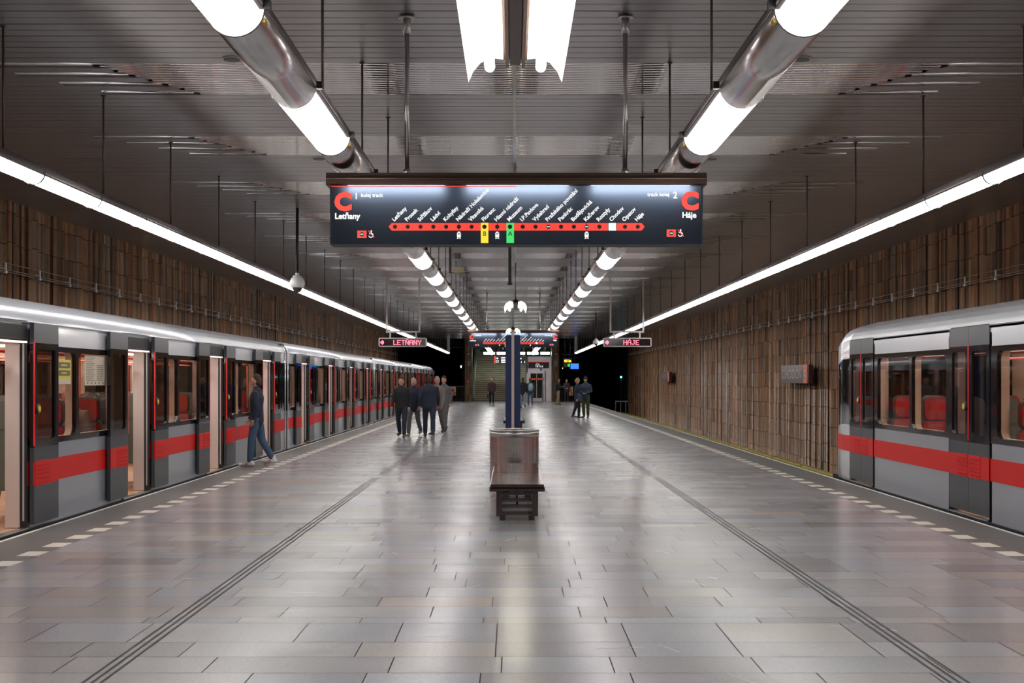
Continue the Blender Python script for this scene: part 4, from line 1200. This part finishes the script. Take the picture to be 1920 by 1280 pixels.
    # seats
    if interior:
        sm = MB()
        sm.prism([(-0.02, 0.40), (0.44, 0.43), (0.45, 0.50), (0.0, 0.48)], 'x', -0.43, 0.43, 0)
        for cx in (-0.215, 0.215):
            sm.prism(rrect(cx-0.20, cx+0.20, 0.48, 0.98, 0.06), 'y', -0.02, 0.05, 0)
            sm.prism(rrect(cx-0.17, cx+0.17, 1.0, 1.27, 0.07), 'y', -0.04, 0.03, 0)
            sm.prism(rrect(cx-0.21, cx+0.21, 0.36, 1.0, 0.07), 'y', -0.07, -0.02, 1)
            sm.prism(rrect(cx-0.18, cx+0.18, 0.99, 1.29, 0.08), 'y', -0.085, -0.035, 1)
        sm.prism([(0.0, 0.03), (0.12, 0.03), (0.30, 0.40), (0.02, 0.40)], 'x', -0.03, 0.03, 1)
        first = None
        for bay in range(3):
            m0 = (DC[bay]+DC[bay+1])/2
            for x in (-0.60, -2.12):
                for (yy, rz) in ((m0-1.28, 0), (m0-0.02, PI), (m0+0.06, 0), (m0+1.34, PI)):
                    if first is None:
                        sm.v = [(x_, y_, z_*1.1) for x_, y_, z_ in sm.v]; o = first = sm.build('seat', [seatred, seatshell], root)
                    else: o = first.copy(); C.objects.link(o); o.parent = root
                    o.location = (x, yy, 0); o.rotation_euler = (0, 0, rz)
    if nose:
        # rounded driving end, lofted forward
        secs = []
        base = [(0.0, 0.0), (0.0, 0.92), (0.0, 2.0), (0, 2.29)] + roofp[1:-1] + [(-2.7, 2.29), (-2.7, 2.0), (-2.7, 0.92), (-2.7, 0.0)]
        ts = [(ye, 1.0, 1.0, 0), (ye+0.6, 0.985, 0.995, 0), (ye+1.05, 0.95, 0.955, 0), (ye+1.35, 0.90, 0.88, 0), (ye+1.7, 0.84, 0.66, 0), (ye+1.88, 0.78, 0.42, 0)]
        q = MB(); n = len(base); b0 = len(q.v)
        for (y_, sx, sz, _) in ts:
            for (x, z) in base: q.v.append((-1.35+(x+1.35)*sx, y_, z*sz))
        for i in range(len(ts)-1):
            for j in range(n-1):
                m_ = 0
                if j == 1 or j == n-3: m_ = 1
                if i >= 3 and 1 <= j <= n-3: m_ = 1
                q.sm.add(len(q.f)); q.f.append((b0+i*n+j, b0+i*n+j+1, b0+(i+1)*n+j+1, b0+(i+1)*n+j)); q.m.append(m_)
        q.f.append(tuple(b0+(len(ts)-1)*n+j for j in range(n))); q.m.append(2)
        q.build('driving_cab', [silver, blackgloss, doorgrey], root)
        q = MB(); q.box(-2.62, -0.08, ye, ye+1.5, -0.7, 0.02); q.build('cab_underframe', skirt, root)
        q = MB()
        q.face([(0.006, ye, 0.485), (0.006-0.0*1, ye+0.6, 0.485), (-0.012, ye+0.6, 0.745), (0.006, ye, 0.745)])
        q.v = []; q.f = []; q.m = []
        for (ya, yb, sa, sb_) in ((ye, ye+0.6, 1.0, 0.985), (ye+0.6, ye+1.05, 0.985, 0.95), (ye+1.05, ye+1.35, 0.95, 0.90)):
            xa_ = -1.35+1.35*sa+0.006; xb_ = -1.35+1.35*sb_+0.006
            q.face([(xa_, ya, 0.485), (xb_, yb, 0.48), (xb_, yb, 0.735), (xa_, ya, 0.745)])
        q.build('red_stripe', red, root)
    return root

X_T = -5.33
c1 = make_car('nearest carriage of the stopped silver metro train at the left, its doors open')
c1['group'] = 'carriages of the left train'
c1.location = (X_T, 11.0, 0)
for i, nm in enumerate(('second carriage of the stopped left train, doors open, between the first and second joints',
                        'third carriage of the stopped left train, behind the walking group')):
    dup(c1, (X_T, 11.0+19.2*(i+1), 0), 0, nm, 'carriages of the left train')
c4 = make_car('farthest carriage of the left train with the rounded driving cab', nose=True)
c4['group'] = 'carriages of the left train'
c4.location = (X_T, 11.0+19.2*3, 0)
c5 = make_car('closed-door silver metro train carriage with cab standing at the right track', opened=False, nose=True)
c5.location = (5.51, 22.7-L_CAR, 0)
# mirror for the right-hand track: keep the long axis, swap sides
def mirror_x(root):
    for ch in root.children:
        ml = [ch] + list(ch.children)
        for o in ml:
            if o.name.startswith('seat'): continue
            me = o.data
            if me.users > 1: me = me.copy(); o.data = me
            for v in me.vertices: v.co.x = -v.co.x
            me.flip_normals()
    for ch in root.children:
        if ch.name.startswith('seat'): ch.location.x = -ch.location.x
mirror_x(c5)
# window notices in the first bay
x = X_T-0.010
root = thing('window_sticker', 'yellow notice sheet on the first train window, left of the paper notice', 'notice', (x, 15.05, 0))
q = MB(); q.box(-0.003, 0, 0, 0.44, 1.66, 1.89, 0); q.box(-0.002, 0.001, 0.03, 0.41, 1.79, 1.86, 1); q.box(-0.002, 0.001, 0.03, 0.41, 1.70, 1.765, 1); q.box(-0.003, 0, 0, 0.44, 1.60, 1.66, 2)
q.box(-0.002, 0.0015, 0.1, 0.32, 1.815, 1.835, 0); q.box(-0.002, 0.0015, 0.12, 0.3, 1.725, 1.742, 0)
q.build('sheet', [stickeryellow, ink, paper], root)
root = thing('paper_notice', 'large printed paper notice filling the upper half of the second train window', 'notice', (x, 16.0, 0))
q = MB(); q.box(-0.003, 0, 0, 0.92, 1.58, 1.96, 0)
for r in range(13):
    q.box(-0.002, 0.001, 0.05, 0.38-0.04*(r % 3), 1.925-r*0.024, 1.932-r*0.024, 1)
    if r > 3: q.box(-0.002, 0.001, 0.46, 0.70, 1.925-r*0.024, 1.935-r*0.024, 1)
for k in range(5): q.box(-0.002, 0.001, 0.08+k*0.15, 0.13+k*0.15, 1.60, 1.62, 1)
q.build('sheet', [paper, ink], root)

# ------------------------------------------------------------------ people
def remesh(mb, name, mats, parent, vox=0.016, smooth=6):
    me = bpy.data.meshes.new('tmp'); me.from_pydata(mb.v, [], mb.f); fixn(me)
    o = bpy.data.objects.new('tmp', me); C.objects.link(o)
    r = o.modifiers.new('r', 'REMESH'); r.mode = 'VOXEL'; r.voxel_size = vox
    s_ = o.modifiers.new('s', 'SMOOTH'); s_.factor = 0.5; s_.iterations = smooth
    dg = bpy.context.evaluated_depsgraph_get()
    m2 = bpy.data.meshes.new_from_object(o.evaluated_get(dg))
    bpy.data.objects.remove(o); bpy.data.meshes.remove(me)
    m2.name = name
    m2.materials.clear(); m2.materials.append(mats)
    for p in m2.polygons: p.use_smooth = True; p.material_index = 0
    ob = bpy.data.objects.new(name, m2); C.objects.link(ob); ob.parent = parent
    return ob
def cloth(name, c, rough=0.85): return mat('cloth '+name, c, rough, var=0.12, vscale=25)
skinm = mat('skin', (0.50, 0.27, 0.19), 0.5)
eyem = mat('eye', (0.02, 0.015, 0.012), 0.3)
def person(loc, head, label, jacket, trousers, shoes, hair, H=1.75, stride=0.0, arms='down', pack=None, bag=None, cap=None, hairkind='short',
           sit=False, turn=0.0, vox=0.018, stripes=False, build=1.0, base_z=0.0, lean=0.0, tilt=0.0, packlabel=''):
    """figure faces +y before rotation; x is its right-left"""
    s = H/1.75
    root = thing('person', label, 'person', (loc[0], loc[1], base_z), head)
    root.scale = (s, s, s)
    def leg(sx, sw):
        hip = Vector((sx*0.095, 0, 0.92))
        if sit:
            knee = hip+Vector((0, 0.42, 0.02)); ank = knee+Vector((0, 0.03, -0.42+0.0)); toe = ank+Vector((0, 0.17, -0.05))
            hip.z -= 0.0
        else:
            a = sw; kb = 0.12+max(0, -sw)*1.1
            knee = hip+Vector((sx*0.01, math.sin(a)*0.43, -math.cos(a)*0.43))
            a2 = a-kb
            ank = knee+Vector((0, math.sin(a2)*0.41, -math.cos(a2)*0.41))
            toe = ank+Vector((sx*0.02, 0.16, -0.045-(0.06 if sw < -0.1 else 0)))
        return hip, knee, ank, toe
    legs = [leg(-1, stride), leg(1, -stride)]
    if sit: dz = -0.40
    else: dz = -(min(legs[0][2].z, legs[1][2].z) - 0.085)
    D = Vector((0, 0, dz))
    legs = [tuple(p+D for p in l) for l in legs]
    ln = Vector((0, lean, 0))
    def T(x, y, z): return Vector((x*build, y, z)) + D + ln*max(0, (z-0.95))
    sh = 0.185
    def arm(sx):
        S_ = T(sx*sh, 0, 1.40)
        if arms == 'down' or (arms == 'mixed' and sx < 0): E_ = S_+Vector((sx*0.05, -0.03, -0.28)); W_ = E_+Vector((sx*-0.0, 0.06, -0.25)); 
        elif arms == 'walk':
            k = stride*sx; E_ = S_+Vector((sx*0.05, math.sin(k)*0.25, -0.27)); W_ = E_+Vector((0, 0.10+math.sin(k)*0.2, -0.22))
        elif arms == 'phone' or (arms == 'mixed' and sx > 0): E_ = S_+Vector((sx*0.04, 0.04, -0.28)); W_ = E_+Vector((sx*-0.09, 0.23, 0.08))
        elif arms == 'front': E_ = S_+Vector((sx*0.07, 0.0, -0.28)); W_ = E_+Vector((sx*-0.17, 0.17, -0.06))
        return S_, E_, W_
    A = [arm(-1), arm(1)]
    hc = T(0, 0.015, 1.635)
    rot = Matrix.Rotation(turn, 3, 'Z') @ Matrix.Rotation(-tilt, 3, 'X')
    def hp(x, y, z): return hc + rot @ Vector((x, y, z))
    # body
    b = MB()
    b.limb([T(0, 0, 0.90), T(0, 0, 1.0), T(0, 0.005, 1.15), T(0, 0.0, 1.32), T(0, -0.01, 1.42)], [(0.155*build, 0.10), (0.15*build, 0.098), (0.135*build, 0.095), (0.165*build, 0.11), (0.14*build, 0.085)], 16)
    b.limb([T(0, -0.005, 1.40), T(0, 0.0, 1.50), T(0, 0.01, 1.57)], [0.065, 0.052, 0.052], 12)
    b.limb([hp(0, 0.005, -0.085), hp(0, 0.01, -0.04), hp(0, 0.0, 0.02), hp(0, -0.005, 0.07)], [(0.045, 0.052), (0.066, 0.08), (0.076, 0.093), (0.066, 0.08)], 14)
    b.limb([hp(0, 0.085, 0.02), hp(0, 0.107, -0.022)], [0.010, 0.015], 8)
    b.limb([hp(-0.03, 0.082, -0.062), hp(0.03, 0.082, -0.062)], [0.008, 0.008], 8)
    for sx in (-1, 1): b.limb([hp(sx*0.079, -0.005, 0.02), hp(sx*0.082, -0.005, -0.03)], [(0.008, 0.016), (0.007, 0.011)], 8)
    for i, (h_, k_, a_, t_) in enumerate(legs):
        b.limb([h_, (h_+k_)/2, k_, k_*0.65+a_*0.35, a_], [0.082, 0.072, 0.055, 0.055, 0.038], 12)
        b.limb([a_+Vector((0, -0.035, -0.03)), t_], [(0.038, 0.035), (0.042, 0.022)], 10)
    for sx, (S_, E_, W_) in zip((-1, 1), A):
        b.limb([T(sx*0.10, 0, 1.41), S_, (S_+E_)/2, E_, (E_*0.6+W_*0.4), W_], [0.055, 0.052, 0.044, 0.038, 0.038, 0.026], 10)
        d = (W_-E_).normalized(); lat = Vector((1, 0, 0)); lat = (lat-d*lat.dot(d)).normalized(); nrm = d.cross(lat)
        P_ = W_+d*0.085
        b.limb([W_, W_+d*0.045, P_], [(0.026, 0.018), (0.038, 0.017), (0.040, 0.014)], 10)
    bo = remesh(b, 'body', skinm, root, vox)
    # fingers and thumb as finer chains joined into the body mesh
    b = MB()
    for sx, (S_, E_, W_) in zip((-1, 1), A):
        d = (W_-E_).normalized(); lat = Vector((1, 0, 0)); lat = (lat-d*lat.dot(d)).normalized(); inn = (Vector((-sx, 0, 0))+Vector((0, 0.3, 0))).normalized()
        P_ = W_+d*0.08
        for k, L2 in enumerate((0.068, 0.078, 0.072, 0.058)):
            f = P_+Vector((0, 0.027-0.018*k, 0)) if abs(d.z) > 0.6 else P_+lat*(0.027-0.018*k)
            b.limb([f, f+d*L2*0.5+inn*0.006, f+d*L2*0.85+inn*0.025], [0.0085, 0.008, 0.0065], 6)
        th = W_+d*0.03
        tdir = (Vector((0, 1, 0)) if abs(d.z) > 0.6 else lat*(-sx))
        b.limb([th+tdir*0.025, th+tdir*0.05+d*0.025, th+tdir*0.052+d*0.055], [0.011, 0.010, 0.008], 6)
    for sx in (-1, 1): b.ball(tuple(hp(sx*0.03, 0.082, 0.012)), (0.011, 0.008, 0.008), 1, 8, 6)
    me = bo.data; me.materials.append(eyem)
    bm = bmesh.new(); bm.from_mesh(me)
    vs = [bm.verts.new(v) for v in b.v]
    for fi, f in enumerate(b.f):
        try:
            nf = bm.faces.new([vs[i] for i in f]); nf.smooth = True; nf.material_index = b.m[fi]
        except ValueError: pass
    bm.to_mesh(me); bm.free()
    # trousers
    b = MB()
    b.limb([T(0, 0, 0.88), T(0, 0, 1.0), T(0, 0, 1.04)], [(0.165*build, 0.115), (0.162*build, 0.11), (0.155*build, 0.105)], 16)
    for (h_, k_, a_, t_) in legs:
        e = a_ + (k_-a_).normalized()*0.03
        b.limb([h_, (h_+k_)/2, k_, (k_+e)/2, e], [0.100, 0.090, 0.073, 0.070, 0.062], 12)
    remesh(b, 'trousers', trousers, root, vox)
    # jacket
    b = MB()
    jl = 0.86
    b.limb([T(0, 0, jl), T(0, 0, 1.0), T(0, 0.005, 1.15), T(0, 0.0, 1.32), T(0, -0.01, 1.43)], [(0.185*build, 0.135), (0.18*build, 0.13), (0.172*build, 0.128), (0.20*build, 0.138), (0.15*build, 0.10)], 16)
    b.limb([T(0, -0.005, 1.42), T(0, 0.0, 1.505)], [0.085, 0.070], 12)
    for sx, (S_, E_, W_) in zip((-1, 1), A):
        W2 = W_+(E_-W_).normalized()*0.01
        b.limb([T(sx*0.09, 0, 1.41), S_, (S_+E_)/2, E_, (E_+W2)/2, W2], [0.075, 0.074, 0.064, 0.058, 0.052, 0.042], 12)
    remesh(b, 'jacket', jacket, root, vox)
    # shoes
    for i, (h_, k_, a_, t_) in enumerate(legs):
        b = MB()
        zf = a_.z-0.085
        heel = a_+Vector((0, -0.055, -0.045)); mid = a_+Vector((0, 0.06, -0.045)); tip = t_+Vector((0, 0.045, -0.0)); tip.z = zf+0.035+max(0, t_.z-a_.z+0.045)
        b.limb([heel, mid, tip], [(0.040, 0.040), (0.047, 0.038), (0.040, 0.026)], 12)
        b.limb([a_+Vector((0, -0.03, -0.03)), a_+Vector((0, -0.01, 0.025))], [0.048, 0.046], 12)
        sh_ = remesh(b, 'shoe', shoes, root, 0.012 if not stripes else 0.008, 3)
        if stripes:
            q = MB()
            for sx in (-1, 1):
                for k in range(3):
                    y_ = mid.y-0.035+k*0.024; xx = mid.x+sx*0.0465
                    q.box(xx-0.004, xx+0.004, y_, y_+0.010, mid.z-0.018, mid.z+0.022)
            q.build('shoe_stripes', mat('dark red stripe', (0.25, 0.03, 0.03), 0.6), sh_)
    # hair or cap
    b = MB()
    if cap is not None:
        b.limb([hp(0, -0.005, 0.035), hp(0, -0.01, 0.075), hp(0, -0.01, 0.10)], [(0.084, 0.102), (0.084, 0.100), (0.066, 0.08)], 14)
        b.limb([hp(-0.04, 0.10, 0.045), hp(0.04, 0.10, 0.045)], [(0.012, 0.035), (0.012, 0.035)], 8)
        remesh(b, 'cap', cap, root, 0.012, 3)
    elif hairkind != 'bald':
        if hairkind == 'curly':
            rr = random.Random(5)
            b.limb([hp(0, -0.03, -0.03), hp(0, -0.02, 0.05), hp(0, -0.01, 0.09)], [(0.095, 0.095), (0.108, 0.112), (0.08, 0.09)], 14)
            for _ in range(34):
                a = rr.uniform(0, 2*PI); e = rr.uniform(-0.4, 1.3)
                if math.sin(a) > 0.35 and e < 0.5: continue
                c = hp(0.105*math.cos(e)*math.cos(a), 0.11*math.cos(e)*math.sin(a)-0.015, 0.11*math.sin(e)+0.02)
                b.ball(tuple(c), 0.026, 0, 8, 5)
        elif hairkind == 'long':
            b.limb([hp(0, -0.075, -0.17), hp(0, -0.06, -0.05), hp(0, -0.03, 0.04), hp(0, -0.01, 0.085)], [(0.065, 0.035), (0.085, 0.06), (0.088, 0.090), (0.072, 0.085)], 14)
        else:
            b.limb([hp(0, -0.045, -0.04), hp(0, -0.025, 0.03), hp(0, -0.008, 0.08)], [(0.078, 0.066), (0.083, 0.088), (0.072, 0.086)], 14)
        remesh(b, 'hair', hair, root, 0.012, 2)
    if pack is not None:
        b = MB(); b.limb([T(0, -0.20, 1.02), T(0, -0.22, 1.15), T(0, -0.19, 1.38)], [(0.14, 0.085), (0.155, 0.10), (0.12, 0.065)], 14)
        for sx in (-1, 1): b.limb([T(sx*0.11, -0.12, 1.42), T(sx*0.115, 0.03, 1.47), T(sx*0.115, 0.135, 1.33), T(sx*0.13, 0.09, 1.12), T(sx*0.12, -0.10, 1.05)], [(0.022, 0.010)]*5, 8)
        pk = remesh(b, 'backpack', pack, root, 0.014, 2)
        pk.parent = None; pk.name = 'backpack'
        pk.matrix_world = Matrix.Translation(root.location) @ Matrix.Rotation(head, 4, 'Z') @ Matrix.Diagonal((s, s, s, 1))
        tag(pk, packlabel, 'backpack')
    if bag is not None:
        W_ = A[1][2]; c = W_+Vector((0.02, 0.0, -0.30))
        b = MB(); b.limb([c+Vector((0, 0, -0.12)), c+Vector((0, 0, 0.10))], [(0.05, 0.15), (0.045, 0.12)], 12)
        b.limb([c+Vector((0, -0.08, 0.10)), c+Vector((0, -0.03, 0.2)), c+Vector((0, 0.03, 0.2)), c+Vector((0, 0.08, 0.10))], [0.008]*4, 6)
        bg = remesh(b, 'handbag', bag, root, 0.012, 2)
        bg.parent = None; bg.matrix_world = Matrix.Translation(root.location) @ Matrix.Rotation(head, 4, 'Z') @ Matrix.Diagonal((s, s, s, 1))
        tag(bg, 'dark bag carried by the maroon-jacketed person', 'bag')
    return root
blk = cloth('black', (0.012, 0.012, 0.015)); navy = cloth('navy', (0.016, 0.022, 0.045)); dnavy = cloth('slate navy', (0.035, 0.055, 0.085))
jeans = cloth('jeans', (0.05, 0.09, 0.16)); ljeans = cloth('light jeans', (0.18, 0.24, 0.30)); khaki = cloth('khaki', (0.26, 0.22, 0.15))
grey = cloth('grey', (0.11, 0.11, 0.12)); maroon = cloth('maroon', (0.05, 0.025, 0.035)); oliv = cloth('olive', (0.05, 0.07, 0.03)); taupe = cloth('taupe', (0.20, 0.16, 0.15))
hbr = cloth('hair brown', (0.05, 0.03, 0.02)); hbl = cloth('hair blonde', (0.32, 0.22, 0.12)); hgr = cloth('hair grey', (0.3, 0.29, 0.28))
shb = mat('black shoe', (0.015, 0.015, 0.016), 0.5); shw = mat('white sneaker', (0.62, 0.60, 0.60), 0.5); sht = mat('tan shoe', (0.28, 0.17, 0.10), 0.6)
teal = cloth('teal', (0.02, 0.06, 0.06)); lblue = cloth('pale blue', (0.25, 0.35, 0.42)); gpack = cloth('dark green', (0.03, 0.04, 0.03)); pbag = cloth('bag blue', (0.04, 0.06, 0.11))

def px(x, y): Y = 3960.0/(y-712.0); return ((x-959.5)*Y/F, Y)
def xy(x, Y): return ((x-959.5)*Y/F, Y)
person(xy(481, 24.6), PI/2, 'person in navy jacket and white striped sneakers stepping beside the train doors', navy, jeans, shw, hbr, 1.74, 0.19, 'walk', hairkind='short', vox=0.014, stripes=True)
person(xy(752, 36.6), PI*0.97, 'person in long black coat walking at the left of the group near the train', blk, navy, shb, hbr, 1.72, 0.22, 'walk', hairkind='long')
person(xy(775, 37.6), PI*0.92, 'person in dark jacket and tan shoes, second from the left in the walking group', navy, grey, sht, hgr, 1.70, -0.25, 'walk')
person(xy(804, 36.9), 0.1, 'broad person in navy jacket seen from behind in the middle of the walking group', navy, navy, shb, hbr, 1.78, 0.25, 'walk', build=1.15)
person(xy(819, 38.6), PI*0.9, 'grey-haired person in taupe jacket to the right of the broad navy figure', taupe, grey, shb, hgr, 1.74, -0.2, 'walk')
person(xy(832, 41.0), PI*0.85, 'person in grey coat at the right end of the walking group', grey, grey, shb, hbr, 1.76, 0.2, 'walk', hairkind='short')
person(px(921.5, 758), PI, 'person in maroon jacket with a dark bag before the stairs', maroon, blk, shb, hgr, 1.76, 0.12, 'down', bag=blk, hairkind='bald')
person(px(993.5, 761), 0.15, 'person in teal jacket and blue jeans with a pale blue backpack by the lift', teal, jeans, sht, hbr, 1.74, 0.15, 'down', pack=lblue, packlabel='pale blue backpack on the person in teal by the lift')
person(px(980, 765), 0.0, 'person in black jacket and light jeans half hidden by the blue column', blk, ljeans, shb, hbr, 1.78, 0.2, 'walk', hairkind='short')
person(px(1046.5, 758.6), -PI/2+0.1, 'person in black hoodie and khaki trousers looking at a phone by the right pier', blk, khaki, shb, hbr, 1.72, 0.08, 'phone', pack=gpack, tilt=0.35, packlabel='dark green backpack on the person in khaki trousers')
person(px(1062, 754.5), PI, 'person in dark clothes and tan shoes standing at the right end railing', cloth('plum', (0.04, 0.025, 0.035)), blk, sht, hbr, 1.70, 0.0, 'front')
person(px(1082, 783.5), -PI/2-0.35, 'curly blonde person in navy jacket and black trousers near the right platform edge', navy, blk, shb, hbl, 1.70, 0.10, 'down', bag=None, hairkind='curly', turn=-0.6)
person(px(1097.5, 783), PI-0.3, 'person in dark cap, slate jacket and olive trousers beside the curly blonde person', dnavy, oliv, shb, hbr, 1.78, 0.06, 'front', cap=blk)
q = MB(); hx, hy = px(1084, 783.5)
q.limb([(0, 0, 0.80), (0, 0, 0.95), (0, 0, 1.02)], [(0.13, 0.06), (0.14, 0.065), (0.11, 0.05)], 14)
q.limb([(-0.08, 0.03, 1.0), (-0.10, 0.08, 1.25), (-0.12, 0.12, 1.42)], [0.01]*3, 6)
hb = remesh(q, 'shoulder_bag', pbag, None, 0.012, 2); hb.location = (hx, hy-0.17, 0.0)
tag(hb, 'dark blue shoulder bag at the hip of the curly blonde person', 'bag')
# seated passengers in the nearest carriage
person((X_T-0.52, 16.90), PI, 'seated bald passenger seen through the train window with the yellow sticker', taupe, blk, shb, hgr, 1.88, 0, 'front', hairkind='bald', sit=True, base_z=0.13)
person((X_T-0.62, 18.05), 0.3, 'passenger in grey coat standing inside behind the train window with the paper notice', grey, blk, shb, hbr, 1.66, 0, 'front', hairkind='short', base_z=0.023)
